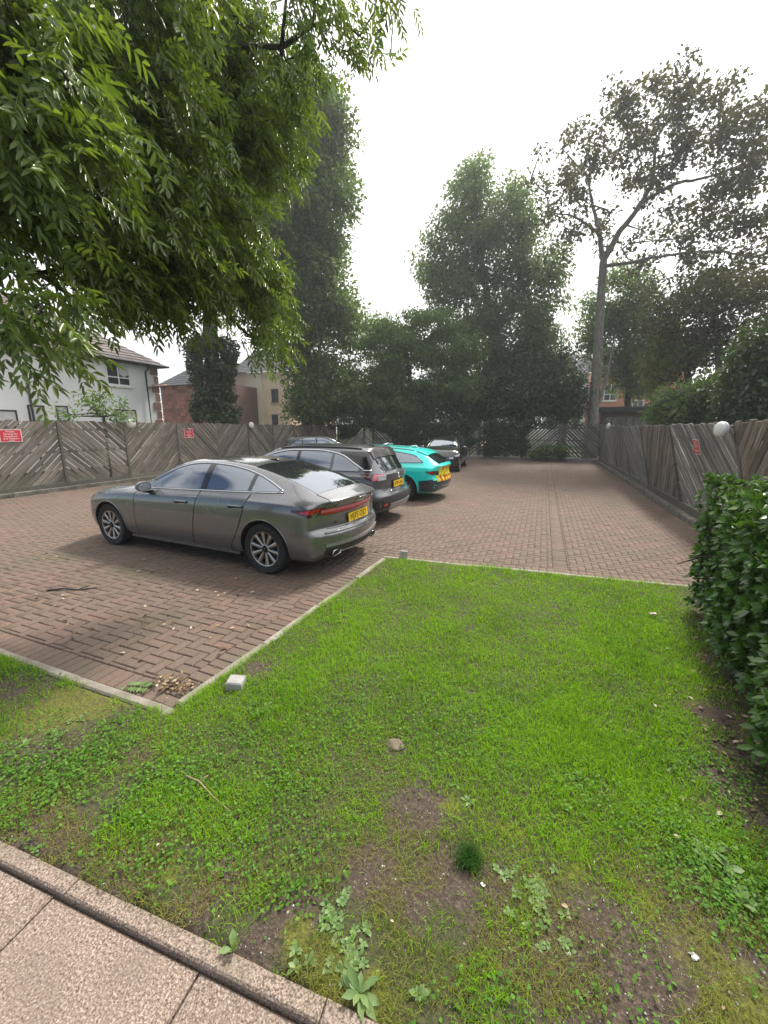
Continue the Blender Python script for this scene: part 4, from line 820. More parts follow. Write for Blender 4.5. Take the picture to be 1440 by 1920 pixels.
# ================================================================== HOUSES
k = NT('white_render'); v = k.coord('World'); n = k.noise(v, 22, 5, .7)
k.color(k.mix(k.ramp(k.noise(v, .7, 5), [(.45, 0.0), (.8, .5)]), k.ramp(n, [(.3, (.80, .79, .77)), (.7, (.90, .89, .88))]), (.66, .65, .63))); k.set(Roughness=.92); k.bump(n, .8, .02); M_RENDER = k.m
k = NT('cream_render'); v = k.coord('World'); k.color(k.ramp(k.noise(v, 1.2, 5), [(.3, (.74, .64, .46)), (.7, (.82, .74, .56))])); k.set(Roughness=.9); M_CREAM = k.m
M_PEACH = plain('peach_render', (.74, .56, .40), .9, var=.06, vscale=1.5); M_UPVC = plain('white_frame', (.78, .78, .77), .4, var=.03); M_DKFR = plain('dark_frame', (.035, .028, .025), .5)
k = NT('house_glass'); k.color((.035, .045, .05)); k.set(Roughness=.04, IOR=1.6); M_HGL = k.m
M_CURT = plain('net_curtain', (.55, .55, .54), .8, var=.05); M_PIPE = plain('downpipe', (.018, .017, .018), .5)
def tile_mat(name, a, b):
    k = NT(name); r = k.rnd(); v = k.coord('World'); k.color(k.mix(k.ramp(k.noise(v, 1.5, 5), [(.5, 0.), (.75, .5)]), k.ramp(r, [(0, a), (1, b)]), (.09, .09, .07))); k.set(Roughness=.85); k.bump(k.noise(v, 30, 4), .4, .01); return k.m
M_TILE = tile_mat('roof_tile', (.10, .085, .08), (.20, .165, .155)); M_SLATE = tile_mat('slate', (.055, .06, .065), (.11, .115, .125)); M_TIN = plain('shed_roof', (.06, .06, .065), .7)
def stone_mat(name, a, b):
    k = NT(name); r = k.rnd(); v = k.coord('World'); c = k.mix(.6, k.ramp(r, [(0, a), (1, b)]), k.ramp(k.noise(v, 9, 5, .7), [(.3, .6), (.7, 1.2)]), 'MULTIPLY'); k.color(c); k.set(Roughness=.92); k.bump(k.noise(v, 20, 5), .8, .03); return k.m
M_REDST = stone_mat('red_sandstone', (.20, .075, .055), (.40, .17, .125)); M_QUOIN = stone_mat('quoin_stone', (.24, .12, .085), (.38, .22, .16)); M_MORT = plain('mortar', (.16, .09, .075), .95); M_BRICKO = stone_mat('orange_brick', (.50, .20, .12), (.66, .30, .20))

def wall_window(t, o, X, N, w, h, mat=M_UPVC, cols=2, transom=.36, curtain=False, sill=True):
    """window on a wall: o = lower left corner (local), X along the wall, N outwards"""
    o, X, N = (np.array(q, float) for q in (o, X, N)); Z = np.array([0, 0, 1.0]); f = .06; m = MB()
    def bar(a, b, c, d, z0=.0, th=.04): m.prism([(a, c), (b, c), (b, d), (a, d)], o + N * z0, X, Z, N, th)
    bar(0, w, 0, f); bar(0, w, h - f, h); bar(0, f, f, h - f); bar(w - f, w, f, h - f)
    for i in range(1, cols): bar(w * i / cols - f / 2, w * i / cols + f / 2, f, h - f)
    if transom:
        for i in range(cols): bar(w * i / cols + f / 2 + (f / 2 if i == 0 else 0), w * (i + 1) / cols - f / 2 - (f / 2 if i == cols - 1 else 0), h * transom - f / 2, h * transom + f / 2)
    win = m.build('window', mat, t)
    for i in range(cols): MB().prism([(w * i / cols + .03, .03), (w * (i + 1) / cols - .03, .03), (w * (i + 1) / cols - .03, h - .03), (w * i / cols + .03, h - .03)], o + N * .006, X, Z, N, .012).build('pane', M_HGL, win)
    if curtain: MB().prism([(w / cols + .07, h * .95), (w / cols + .07, h * .50), (w * .75, h * .40), (w - .07, h * .52), (w - .07, h * .95)], o + N * .019, X, Z, N, .004).build('net_curtain', M_CURT, win)
    if sill: MB().prism([(-.06, -.09), (w + .06, -.09), (w + .06, 0), (-.06, 0)], o, X, Z, N, .09).build('sill', M_RENDER if mat is M_UPVC else M_QUOIN, win)
def courses(t, P, e, up, L0, L1, off1, H, mat, name='roof', row=.3, th=.03, tile=.32):
    """roof plane of stepped tile courses; P lower left, e along the eaves, up the slope direction; width runs from L0 at the eaves to L1 at the top, shifted by off1"""
    P, e, up = (np.array(q, float) for q in (P, e, up)); n = np.cross(e, up); n /= np.linalg.norm(n); n = n if n[2] > 0 else -n; m = MB(); rows = int(H / row)
    for i in range(rows):
        f0, f1 = i / rows, (i + 1) / rows; a0, a1 = off1 * f0, off1 * f1; l0, l1 = L0 + (L1 - L0) * f0, L0 + (L1 - L0) * f1; q = max(1, int(l0 / tile))
        for j in range(q):
            b = P + up * H * f0; c_ = P + up * H * f1; s = (.5 * (i % 2)) / q; u0, u1 = max(0, (j + s - .5) / q), min(1, (j + 1 + s - .5) / q)
            if j == q - 1: u1 = 1
            V = [b + e * (a0 + l0 * u0) + n * th, b + e * (a0 + l0 * u1 - .006) + n * th, c_ + e * (a1 + l1 * u1 - .006) + n * .004, c_ + e * (a1 + l1 * u0) + n * .004, b + e * (a0 + l0 * u0) - n * .03, b + e * (a0 + l0 * u1 - .006) - n * .03, c_ + e * (a1 + l1 * u1 - .006) - n * .03, c_ + e * (a1 + l1 * u0) - n * .03]
            m.add(V, [(0, 1, 2, 3), (0, 4, 5, 1), (1, 5, 6, 2), (3, 7, 4, 0), (2, 6, 7, 3)])
    return m.build(name, mat, t)
# white rendered house behind the left fence; its front is parallel to the fence
X1, YC = -20.0, 16.75
h1 = thing('house', 'white rendered two storey house with tiled roof behind the left fence', 'house', (X1, YC, 0))
MB().box((-4, -8, 2.6), (8, 16, 5.2)).build('wall', M_RENDER, h1)
rise = 2.9; sl = math.hypot(4.4, rise); upv = np.array([-4.4 / sl, 0, rise / sl]); rf1 = courses(h1, (.4, -16.4, 5.12), (0, 1, 0), upv, 16.8, 8.0, 4.4, sl, M_TILE)
hv = np.array([0, -4.4 / sl, rise / sl]); courses(h1, (.4, .4, 5.12), (-1, 0, 0), hv, 8.8, .05, 4.4, sl, M_TILE); courses(h1, (-8.4, .4, 5.12), (0, -1, 0), np.array([4.4 / sl, 0, rise / sl]), 16.8, 8.0, 4.4, sl, M_TILE)
MB().tube([(.42, -16.3, 5.12), (.42, .42, 5.12), (-8, .42, 5.12)], .06).build('gutter', M_PIPE, h1); MB().box((.15, -8, 5.08), (.5, 16.6, .06)).build('soffit', M_DKFR, h1)
MB().tube([(.42, -.75, 5.1), (.30, -.75, 4.9), (.08, -.75, 4.75), (.08, -.75, 0)], .045).build('downpipe', M_PIPE, h1, True); MB().tube([(.06, -6.2, 3.9), (.06, -6.2, 0)], .045).build('downpipe', M_PIPE, h1, True)
MB().tube([(.08, -.70, 3.95), (.1, .05, 4.12), (.05, .5, 4.2)], .05).build('waste_pipe', M_QUOIN, h1, True)
for i in range(11): MB().box((-.12 if i % 2 else -.16, -.10 if i % 2 else -.19, .25 + .46 * i), (.30 if i % 2 else .40, .26 if i % 2 else .44, .40), bev=.01).build('quoin', M_QUOIN, h1)
a = on_x(195, 677, X1); b = on_x(245, 725, X1); wall_window(h1, (.0, a[1] - YC, b[2]), (0, 1, 0), (1, 0, 0), b[1] - a[1], a[2] - b[2], curtain=True)
for px0, px1, pyt, mt in ((50, 82, 759, M_DKFR), (-30, 30, 767, M_DKFR), (103, 126, 760, M_DKFR), (214, 254, 767, M_DKFR)):
    a = on_x(px0, pyt, X1); b = on_x(px1, pyt + 2, X1); w_ = b[1] - a[1]; wall_window(h1, (.0, a[1] - YC, a[2] - 1.25), (0, 1, 0), (1, 0, 0), w_, 1.25, mt, 1, 0)
    MB().prism([(.06, .62), (w_ - .06, .62), (w_ - .06, 1.18), (.06, 1.18)], (.021, a[1] - YC, a[2] - 1.25), (0, 1, 0), (0, 0, 1), (1, 0, 0), .004).build('blind', M_CURT, h1)
for yy in (-13.6, -9.5): wall_window(h1, (.0, yy, 3.9), (0, 1, 0), (1, 0, 0), 1.3, 1.15)
# red sandstone house, its end wall towards the car park
Y2 = 26.0; A = on_y(299, 722, Y2); Bq = on_y(420, 718, Y2); W2 = Bq[0] - A[0]; H2 = 5.3
h2 = thing('house', 'red sandstone house with grey slate roof behind the ivy-clad trunk', 'house', (A[0], Y2, 0))
MB().box((W2 / 2, 4.1, H2 / 2), (W2 - .1, 8, H2)).build('wall', M_MORT, h2)
r_ = 0; z = 1.6
while z < H2 - .02:
    hh = min(.30, H2 - z); x = -.28 * (r_ % 2)
    while x < W2:
        w_ = random.uniform(.42, .62); x0, x1 = max(x, 0), min(x + w_, W2)
        if x1 - x0 > .06: MB().box(((x0 + x1) / 2, .06, z + hh / 2), (x1 - x0 - .018, .06 + random.uniform(0, .05), hh - .018)).build('stone', M_REDST, h2)
        x += w_
    z += .31; r_ += 1
rise = 2.6; half = W2 / 2; sl = math.hypot(3.2, rise); courses(h2, (-.25, -.25, H2), (1, 0, 0), np.array([0, 3.2 / sl, rise / sl]), W2 + .5, .8, W2 / 2 - .15, sl, M_SLATE)
sl2 = math.hypot(half + .25, rise); courses(h2, (-.25, 8.3, H2), (0, -1, 0), np.array([(half - .15) / math.hypot(half - .15, rise), 0, rise / math.hypot(half - .15, rise)]), 8.55, 5.3, 0, math.hypot(half - .15, rise), M_SLATE)
MB().tube([(-.3, -.3, H2), (W2 + .3, -.3, H2)], .05).build('gutter', M_PIPE, h2)
# cream houses
Y3 = 30.0; A = on_y(438, 716, Y3); Bq = on_y(541, 716, Y3); W3 = Bq[0] - A[0]; H3 = 6.6
h3 = thing('house', 'cream and peach rendered house seen between the ivy-clad trunk and the dark tree', 'house', (A[0], Y3, 0)); mid = on_y(490, 716, Y3)[0] - A[0]
MB().box((mid / 2, 4, H3 / 2), (mid, 8, H3)).build('wall', M_CREAM, h3); MB().box(((mid + W3) / 2, 4.03, H3 / 2), (W3 - mid, 8, H3 - .01)).build('wall', M_PEACH, h3)
for px0, px1, py0, py1 in ((456, 466, 727, 752), (459, 469, 775, 800), (510, 521, 729, 754), (511, 521, 777, 800)):
    a = on_y(px0, py1, Y3); b = on_y(px1, py0, Y3); wall_window(h3, (a[0] - A[0], 0, a[2]), (1, 0, 0), (0, -1, 0), b[0] - a[0], b[2] - a[2], M_DKFR, 1, .5)
sl = math.hypot(4, 2.6); courses(h3, (-.3, -.3, H3), (1, 0, 0), np.array([0, 4 / sl, 2.6 / sl]), W3 + .6, W3 + .6, 0, sl, M_SLATE)
# pale buildings glimpsed through the far trees
def plain_house(name, label, px0, px1, pyt, Y, H, mat, wins, depth=7, fr=M_UPVC, gable=True):
    a = on_y(px0, pyt, Y); b = on_y(px1, pyt, Y); W = b[0] - a[0]; t = thing(name, label, 'house', (a[0], Y, 0)); MB().box((W / 2, depth / 2, H / 2), (W, depth, H)).build('wall', mat, t)
    for x, z, w, h in wins: wall_window(t, (x, 0, z), (1, 0, 0), (0, -1, 0), w, h, fr, 2, .4)
    sl = math.hypot(depth / 2, 2.2); courses(t, (-.3, -.3, H), (1, 0, 0), np.array([0, depth / 2 / sl, 2.2 / sl]), W + .6, W + .6, 0, sl + .2, M_SLATE, tile=.45, row=.35); return t
plain_house('house', 'white house glimpsed between the far trees behind the green layered tree', 700, 780, 750, 40, 4.6, M_RENDER, [(1.2, 2.2, 1.1, 1.2), (3.4, 2.2, 1.1, 1.2)])
plain_house('bungalow', 'cream low house glimpsed under the far trees above the black hatchback', 845, 905, 770, 41, 3.5, M_CREAM, [(1.0, 1.6, 1.4, 1.1)])
plain_house('house', 'white house glimpsed beside the trunk of the tall sparse tree', 1035, 1105, 700, 46, 7.2, M_RENDER, [(1.0, 4.6, 1.1, 1.3), (3.0, 4.6, 1.1, 1.3), (1.0, 2.2, 1.1, 1.3)])
bb = plain_house('house', 'orange brick house behind the tall sparse tree and the shed', 1118, 1290, 690, 45, 7.6, M_BRICKO, [(.9, 4.4, 1.1, 1.5), (3.4, 3.2, .9, 1.2), (5.2, 3.2, .9, 1.2)])
# shed with a felt roof and the neighbour's upright board fence
S0 = on_y(1128, 760, 30); S1 = on_y(1262, 760, 30); sh = thing('shed', 'low dark shed with flat felt roof behind the corner of the fences', 'shed', (S0[0], 30, 0)); Ws = S1[0] - S0[0]
for i in range(int(Ws / .16)): MB().box((.08 + .16 * i, 0, 1.35), (.15, .03, 2.7)).build('board', M_MORT, sh)
MB().box((Ws / 2, 1.3, 3.12), (Ws + .5, 3.2, .09), rz=.0).build('roof', M_TIN, sh); MB().box((Ws / 2, -.28, 2.95), (Ws + .5, .03, .26)).build('fascia', M_DKFR, sh); MB().box((Ws / 2, 1.3, 1.5), (Ws - .1, 2.4, 2.95)).build('wall', M_MORT, sh)
nf = thing('timber_fence', 'pale upright board fence between the silvered fence and the dark shed', 'fence', (3.5, 27.2, 0)); f0 = on_y(1160, 783, 27.2); f1 = on_y(1250, 783, 27.2)
for i in range(int((f1[0] - f0[0] + 1.2) / .125)): MB().box((f0[0] - 3.5 - .6 + .125 * i, random.uniform(-.005, .005), 1.22 + random.uniform(-.02, .02)), (.115, .02, 2.44)).build('board', M_WOODB, nf)
MB().box(((f0[0] + f1[0]) / 2 - 3.5, .03, 1.9), (f1[0] - f0[0] + 1.2, .04, .08)).build('rail', M_POST, nf)
gr = thing('shed', 'grey felt shed roof showing above the silvered fence behind the hedge', 'shed', (7.2, 10.5, 0)); MB().box((0, 0, 1.0), (2.6, 2.2, 2.0)).build('wall', M_WOODB, gr)
MB().prism([(-1.5, 0), (1.5, 0), (0, .42)], (0, -1.25, 2.0), (1, 0, 0), (0, 0, 1), (0, 1, 0), 2.5).build('roof', M_TIN, gr)
# ================================================================== TREES
def bark_mat(name, a, b):
    k = NT(name); v = k.coord('World', (1, 1, .35)); n = k.noise(v, 9, 6, .7); k.color(k.ramp(n, [(.3, a), (.7, b)])); k.set(Roughness=.92); k.bump(n, 1.0, .03); return k.m
M_BARK = bark_mat('bark', (.10, .088, .072), (.30, .265, .22)); M_BARKD = bark_mat('dark_bark', (.02, .018, .014), (.075, .065, .05))
L_ASH = leaf_mat('ash_leaf', (.05, .10, .018), (.17, .255, .04), .44, .30, spec=.6); L_DARK = leaf_mat('deep_green_leaf', (.05, .098, .034), (.15, .24, .08), .48, .5); L_MID = leaf_mat('mid_green_leaf', (.07, .14, .048), (.20, .32, .10), .48, .5)
L_COOL = leaf_mat('cool_green_leaf', (.07, .13, .065), (.19, .285, .135), .48, .5); L_BRN = leaf_mat('bronze_green_leaf', (.045, .055, .022), (.11, .115, .04), .38, .45, tint=(.13, .075, .03)); L_IVY = leaf_mat('ivy_leaf', (.02, .045, .014), (.065, .11, .032), .25, .35)
L_LAUREL = leaf_mat('laurel_leaf', (.02, .06, .010), (.085, .19, .022), .28, .27, spec=.5); L_YEL = leaf_mat('yellow_green_leaf', (.055, .085, .018), (.17, .19, .035), .4, .45)

def segs_mesh(name, P0, P1, R0, R1, mat, n=6):
    P0, P1 = np.asarray(P0, float), np.asarray(P1, float); T = P1 - P0; T /= np.linalg.norm(T, axis=1)[:, None] + 1e-9
    ref = np.where(np.abs(T[:, 2:3]) < .9, np.array([[0, 0, 1.]]), np.array([[1., 0, 0]])); A = np.cross(T, ref); A /= np.linalg.norm(A, axis=1)[:, None]; Bv = np.cross(A, T)
    t = np.linspace(0, 2 * math.pi, n, endpoint=False); d = np.cos(t)[None, :, None] * A[:, None] + np.sin(t)[None, :, None] * Bv[:, None]
    V = np.concatenate([P0[:, None] + d * np.asarray(R0)[:, None, None], P1[:, None] + d * np.asarray(R1)[:, None, None]], 1); m = len(P0)
    f = np.array([[k, (k + 1) % n, n + (k + 1) % n, n + k] for k in range(n)]); F = (np.arange(m)[:, None, None] * 2 * n + f[None]).reshape(-1, 4); return npmesh(name, V, F, mat, True)
def grow(trunk, tips, r_base, r_tip=.012, seed=1, reach=.35, wob=.06, expo=.5):
    """branches from a trunk polyline to every tip; returns segments with pipe-model radii"""
    g = np.random.default_rng(seed); T = np.array(trunk, float); pts = [T[0]]; par = [-1]
    for a, b in zip(T[:-1], T[1:]):
        m = max(1, int(np.linalg.norm(b - a) / .5))
        for i in range(1, m + 1): pts.append(a + (b - a) * i / m + g.normal(0, .02, 3)); par.append(len(pts) - 2)
    nt_ = len(pts); top = T[-1]; tips = np.array(tips); order = np.argsort(np.min(np.linalg.norm(tips[:, None] - np.array(pts)[None], axis=2), axis=1)); cost = [0.0] * nt_; ends = []
    minz = T[0][2] + .25 * (T[-1][2] - T[0][2])
    for q in tips[order]:
        P = np.array(pts); d = np.linalg.norm(P - q, axis=1) + reach * np.array(cost) + .8 * np.maximum(0, P[:, 2] - q[2]) + np.where(P[:, 2] < minz, 3.0, 0); j = int(np.argmin(d)); a = P[j]; L = np.linalg.norm(q - a); m = max(1, int(L / .45)); prev = j
        bend = g.normal(0, wob * L, 3); bend[2] += .10 * L
        for i in range(1, m + 1):
            f = i / m; pts.append(a + (q - a) * f + bend * math.sin(math.pi * f) + (g.normal(0, .03, 3) if i < m else 0)); par.append(prev); cost.append(cost[prev] + L / m); prev = len(pts) - 1
        ends.append(prev)
    n = len(pts); w = np.zeros(n)
    for e in ends: w[e] += 1
    for i in range(n - 1, 0, -1): w[par[i]] += w[i]
    rad = np.maximum(r_tip, r_base * (w / w[0]) ** expo); P = np.array(pts)
    tz = np.clip((P[:nt_, 2] - T[0][2]) / max(.1, T[-1][2] - T[0][2]), 0, 1); rad[:nt_] = np.maximum(rad[:nt_], r_base * (1 - .55 * tz)); rad[0] *= 1.35
    c = np.arange(1, n); p = np.array(par)[1:]; return P[p], P[c], rad[p], rad[c]
def leaves(centres, per, rad, size, asp=.5, seed=2, droop=.3, flat=.8, fold=.18, wind=(0, 0, 0), jitter=.35):
    g = np.random.default_rng(seed); C = np.repeat(np.asarray(centres), per, 0); n = len(C); r = np.repeat(np.broadcast_to(rad, (len(centres),)), per)
    o = g.normal(0, 1, (n, 3)); o *= (g.random(n) ** .45 / np.linalg.norm(o, axis=1))[:, None]; o[:, 2] *= flat; P = C + o * r[:, None]
    D = o * .7 + g.normal(0, .6, (n, 3)) + np.array([0, 0, -droop]) + np.array(wind); D /= np.linalg.norm(D, axis=1)[:, None]
    N = g.normal(0, .55, (n, 3)) + np.array([0, 0, .9]) + o * .4; W = np.cross(D, N); W /= np.linalg.norm(W, axis=1)[:, None] + 1e-9; U = np.cross(W, D)
    L = size * (1 + jitter * g.normal(0, 1, n).clip(-2, 2))[:, None]; w = L * asp / 2
    V = np.stack([P, P + D * L * .45 + W * w + U * L * fold, P + D * L, P + D * L * .45 - W * w + U * L * fold], 1)
    i = np.arange(n)[:, None] * 4; F = np.concatenate([i + np.array([[0, 1, 2]]), i + np.array([[0, 2, 3]])], 0); return V.reshape(-1, 3), F
def env(lst, n, hd, rd, seed=3, shell=.5):
    g = np.random.default_rng(seed); lst = [tuple(e) + (hd,) * (5 - len(e)) for e in lst]; vol = np.array([e[2] * e[3] * e[4] ** 2 for e in lst]); cnt = np.maximum(2, (vol / vol.sum() * n)).astype(int); out_ = []
    for (px, py, rx, ry, h_), m in zip(lst, cnt):
        c = at(px, py, h_); rt = (at(px + rx, py, h_) - at(px - rx, py, h_)) / 2; up = (at(px, py - ry, h_) - at(px, py + ry, h_)) / 2; dp = np.array([c[0], c[1], 0]); dp = dp / np.linalg.norm(dp) * rd
        o = g.normal(0, 1, (m, 3)); o *= (g.random(m) ** (1 / 3 * (1 - shell) + .05) / np.linalg.norm(o, axis=1))[:, None]; out_.append(c + o[:, :1] * rt + o[:, 1:2] * up + o[:, 2:3] * dp)
    P = np.concatenate(out_); P[:, 2] = np.maximum(P[:, 2], .35); return P
def tree(name, label, trunk, tips, r_base, bark, lmat, per, crad, size, asp=.5, seed=1, cat='tree', droop=.3, wind=(0, 0, 0), group=None, r_tip=.012, flat=.8, reach=.35, wob=.06):
    b = np.array(trunk[0], float); t = thing(name, label, cat, (b[0], b[1], 0), 0, group); off = np.array([b[0], b[1], 0])
    S = grow(trunk, tips, r_base, r_tip, seed, reach, wob); obj('trunk', segs_mesh('trunk', S[0] - off, S[1] - off, S[2], S[3], bark, 7), t)
    V, F = leaves(np.asarray(tips) - off, per, crad, size, asp, seed + 5, droop, flat, wind=wind); obj('crown', npmesh('crown', V, F, lmat), t); return t
def gpos(px, hd): p = at(px, 800, hd); return np.array([p[0], p[1], 0.0])
def up_to(px, py, hd): return at(px, py, hd)

# big dark tree behind the far left corner
tips = env([(575, 240, 80, 80), (615, 300, 50, 60), (600, 410, 60, 100), (560, 520, 85, 110), (600, 620, 62, 100), (585, 690, 50, 70), (615, 735, 55, 55), (500, 400, 100, 130), (540, 200, 60, 60), (560, 330, 80, 90), (520, 560, 60, 90), (640, 560, 30, 40), (595, 750, 45, 40), (648, 300, 20, 18), (640, 455, 16, 16), (655, 640, 18, 40), (612, 185, 25, 22), (590, 150, 25, 20)], 600, 26, 2.6, 11)
tree('broadleaf_tree', 'tall dense dark green tree behind the far left corner of the fences', [gpos(575, 26.5), up_to(572, 640, 26.5), up_to(560, 420, 26.5), up_to(570, 240, 26.5)], tips, .38, M_BARKD, L_DARK, 160, .95, .20, .62, 21, group='trees beyond the fences')
# ivy-clad tree just behind the left fence
tr = [gpos(402, 23.2), up_to(398, 700, 23.2), up_to(392, 560, 23.2), up_to(400, 430, 23.2)]
tips = env([(410, 480, 90, 70), (460, 380, 80, 90)], 110, 23.2, 2.2, 12); t = tree('broadleaf_tree', 'ivy-clad tree trunk standing between the sandstone and cream houses', tr, tips, .36, M_BARKD, L_DARK, 110, .75, .17, .6, 22, group='trees beyond the fences')
g_ = np.random.default_rng(5); m = 260; zz = g_.random(m); ax = np.array([tr[0] + (tr[1] - tr[0]) * min(1, z * 1.5) + (tr[2] - tr[1]) * max(0, z * 1.5 - 1) for z in zz]); an = g_.random(m) * 2 * math.pi; rr = (.95 + .25 * np.sin(zz * 9) + g_.normal(0, .12, m)) * np.where(zz > .75, .8, 1)
cc = ax + np.stack([np.cos(an) * rr, np.sin(an) * rr, np.zeros(m)], 1); V, F = leaves(cc - np.array([tr[0][0], tr[0][1], 0]), 70, .32, .13, .8, 6, .5); obj('ivy', npmesh('ivy', V, F, L_IVY), t)
# layered tree and the larger ones across the far end
tips = env([(720, 640, 55, 40), (780, 620, 70, 35), (850, 660, 60, 45), (700, 700, 60, 50), (780, 700, 90, 55), (690, 620, 35, 30), (860, 730, 60, 35), (650, 740, 55, 45), (750, 760, 100, 30), (820, 610, 50, 30)], 420, 28.5, 2.2, 13)
tree('broadleaf_tree', 'mid green tree with layered drooping sprays behind the centre of the far fence', [gpos(768, 29), up_to(770, 720, 29), up_to(760, 640, 29)], tips, .22, M_BARKD, L_MID, 150, .85, .17, .5, 23, droop=.7, flat=.45, group='trees beyond the fences')
tips = env([(885, 385, 48, 58), (850, 470, 62, 62), (930, 470, 76, 72), (900, 560, 100, 60), (965, 640, 80, 80), (1005, 560, 50, 60), (985, 720, 90, 60), (900, 660, 55, 75), (1020, 690, 48, 80), (870, 350, 28, 30), (950, 390, 40, 40), (830, 520, 40, 40), (800, 480, 22, 22), (905, 335, 18, 18), (1030, 500, 30, 35), (985, 430, 30, 30)], 520, 31, 2.8, 14)
tree('broadleaf_tree', 'tall grey-green tree with open crown behind the far fence', [gpos(925, 31.5), up_to(930, 650, 31.5), up_to(905, 500, 31.5), up_to(890, 390, 31.5)], tips, .34, M_BARKD, L_COOL, 150, .95, .20, .55, 24, group='trees beyond the fences')
tips = env([(1010, 735, 45, 45), (1050, 700, 38, 55), (1060, 760, 35, 30), (960, 755, 60, 25), (1075, 740, 20, 40)], 120, 27.5, 1.2, 15)
tree('ivy_covered_tree', 'dark ivy-covered stump of a tree left of the tall sparse tree', [gpos(1058, 27.5), up_to(1058, 720, 27.5), up_to(1052, 660, 27.5)], tips, .25, M_BARKD, L_IVY, 120, .60, .15, .75, 25, group='trees beyond the fences')
tips = env([(1175, 545, 45, 55), (1150, 640, 55, 70), (1200, 690, 55, 55), (1112, 600, 35, 50), (1230, 640, 45, 50), (1190, 600, 50, 50)], 190, 33, 1.8, 16)
tree('broadleaf_tree', 'small rounded tree behind the trunk of the tall sparse tree', [gpos(1180, 33), up_to(1180, 690, 33), up_to(1172, 580, 33)], tips, .2, M_BARKD, L_COOL, 130, .95, .19, .55, 26, group='trees beyond the fences')
for i, (px, lab, mt) in enumerate(((600, 'deep green understory bush behind the far fence under the tall dark tree', L_DARK), (700, 'mid green understory bush behind the far fence left of centre', L_MID), (800, 'deep green understory bush behind the far fence under the layered tree', L_DARK), (900, 'dark understory bush behind the far fence under the grey-green tree', L_IVY), (985, 'grey-green understory bush behind the far fence', L_COOL))):
    tips = env([(px, 760, 58, 30), (px + 20, 735, 45, 30), (px - 25, 770, 45, 22), (px + 10, 790, 60, 12)], 95, 27 + .4 * i, 1.0, 60 + i); tree('shrub', lab, [gpos(px, 27 + .4 * i), up_to(px, 770, 27 + .4 * i)], tips, .08, M_BARKD, mt, 110, .62, .15, .6, 70 + i, 'shrub', group='understory bushes behind the far fence')
# the tall sparse tree on the right, with its limbs in view
H6 = 27.5; t6 = [gpos(1112, H6), up_to(1118, 700, H6), up_to(1124, 600, H6), up_to(1131, 490, H6)]
limbs = [[(1131, 490), (1122, 440), (1110, 390), (1095, 330)], [(1131, 490), (1165, 430), (1205, 380), (1232, 330), (1240, 250)], [(1131, 500), (1170, 492), (1230, 478), (1324, 464), (1425, 474)], [(1122, 440), (1080, 410), (1030, 400)], [(1205, 380), (1270, 345), (1330, 330), (1400, 300)], [(1232, 330), (1290, 270), (1340, 200)]]
e6 = [(1085, 300, 55, 60), (1140, 250, 60, 60), (1205, 210, 60, 60), (1275, 165, 60, 45), (1330, 230, 75, 80), (1390, 300, 60, 80), (1250, 290, 70, 60), (1050, 390, 45, 45), (1120, 420, 45, 40), (1350, 400, 90, 55), (1270, 430, 70, 45), (1420, 460, 60, 60), (1320, 510, 80, 35), (1010, 330, 25, 30), (1440, 240, 40, 60), (1060, 450, 40, 30), (1200, 330, 50, 50), (1180, 480, 40, 25), (1500, 380, 60, 80), (1330, 560, 80, 35), (1420, 540, 50, 40), (1250, 540, 50, 30)]
tips = env(e6, 400, H6, 2.4, 17, .35); b = t6[0]; t = thing('broadleaf_tree', 'tall sparse bronze-green tree with bare trunk and spreading limbs', 'tree', (b[0], b[1], 0), 0, 'trees beyond the fences'); off = np.array([b[0], b[1], 0])
P0, P1, R0, R1, nodes = [], [], [], [], [t6[-1]]; tp = pchip([0, 1, 2, 3], [p[0] for p in t6]), pchip([0, 1, 2, 3], [p[1] for p in t6]), pchip([0, 1, 2, 3], [p[2] for p in t6]); tq = np.linspace(0, 3, 22); TQ = np.stack([f(tq) for f in tp], 1); rq = .30 - .10 * tq / 3 + .22 * np.exp(-tq / .12)
for i in range(21): P0.append(TQ[i]); P1.append(TQ[i + 1]); R0.append(rq[i]); R1.append(rq[i + 1])
def limb(pts, r0, r1, dz):
    Q = np.array([up_to(*q, H6 + d) for q, d in zip(pts, np.linspace(0, dz, len(pts)))]); tt = np.arange(len(Q)); fs = [pchip(tt, Q[:, c_]) for c_ in range(3)]; ts = np.linspace(0, len(Q) - 1, 6 * len(Q)); Q = np.stack([f(ts) for f in fs], 1); Q[1:] += np.cumsum(np.random.default_rng(len(pts)).normal(0, .035, Q[1:].shape), 0) * .6; m = len(Q) - 1
    for i in range(m): P0.append(Q[i]); P1.append(Q[i + 1]); R0.append(r0 + (r1 - r0) * i / m); R1.append(r0 + (r1 - r0) * (i + 1) / m)
    for i in range(1, m + 1): nodes.append(Q[i])
for pts, r0, r1, dz in zip(limbs, (.15, .18, .11, .09, .10, .07), (.05, .06, .03, .03, .03, .03), (.5, -.5, -1.2, .4, .8, -.8)): limb(pts, r0, r1, dz)
P0.append(up_to(1110, 790, H6)); P1.append(up_to(1136, 715, H6)); R0.append(.13); R1.append(.10); P0.append(up_to(1136, 715, H6)); P1.append(up_to(1150, 640, H6)); R0.append(.10); R1.append(.05)
N_ = np.array(nodes); par_pts = list(N_); g6 = np.random.default_rng(9)
dens = []
for a, b2 in zip(P0, P1): dens += [np.array(a) + (np.array(b2) - np.array(a)) * f for f in (.25, .5, .75, 1)]
dens = [d for d in dens if d[2] > up_to(1131, 495, H6)[2]]
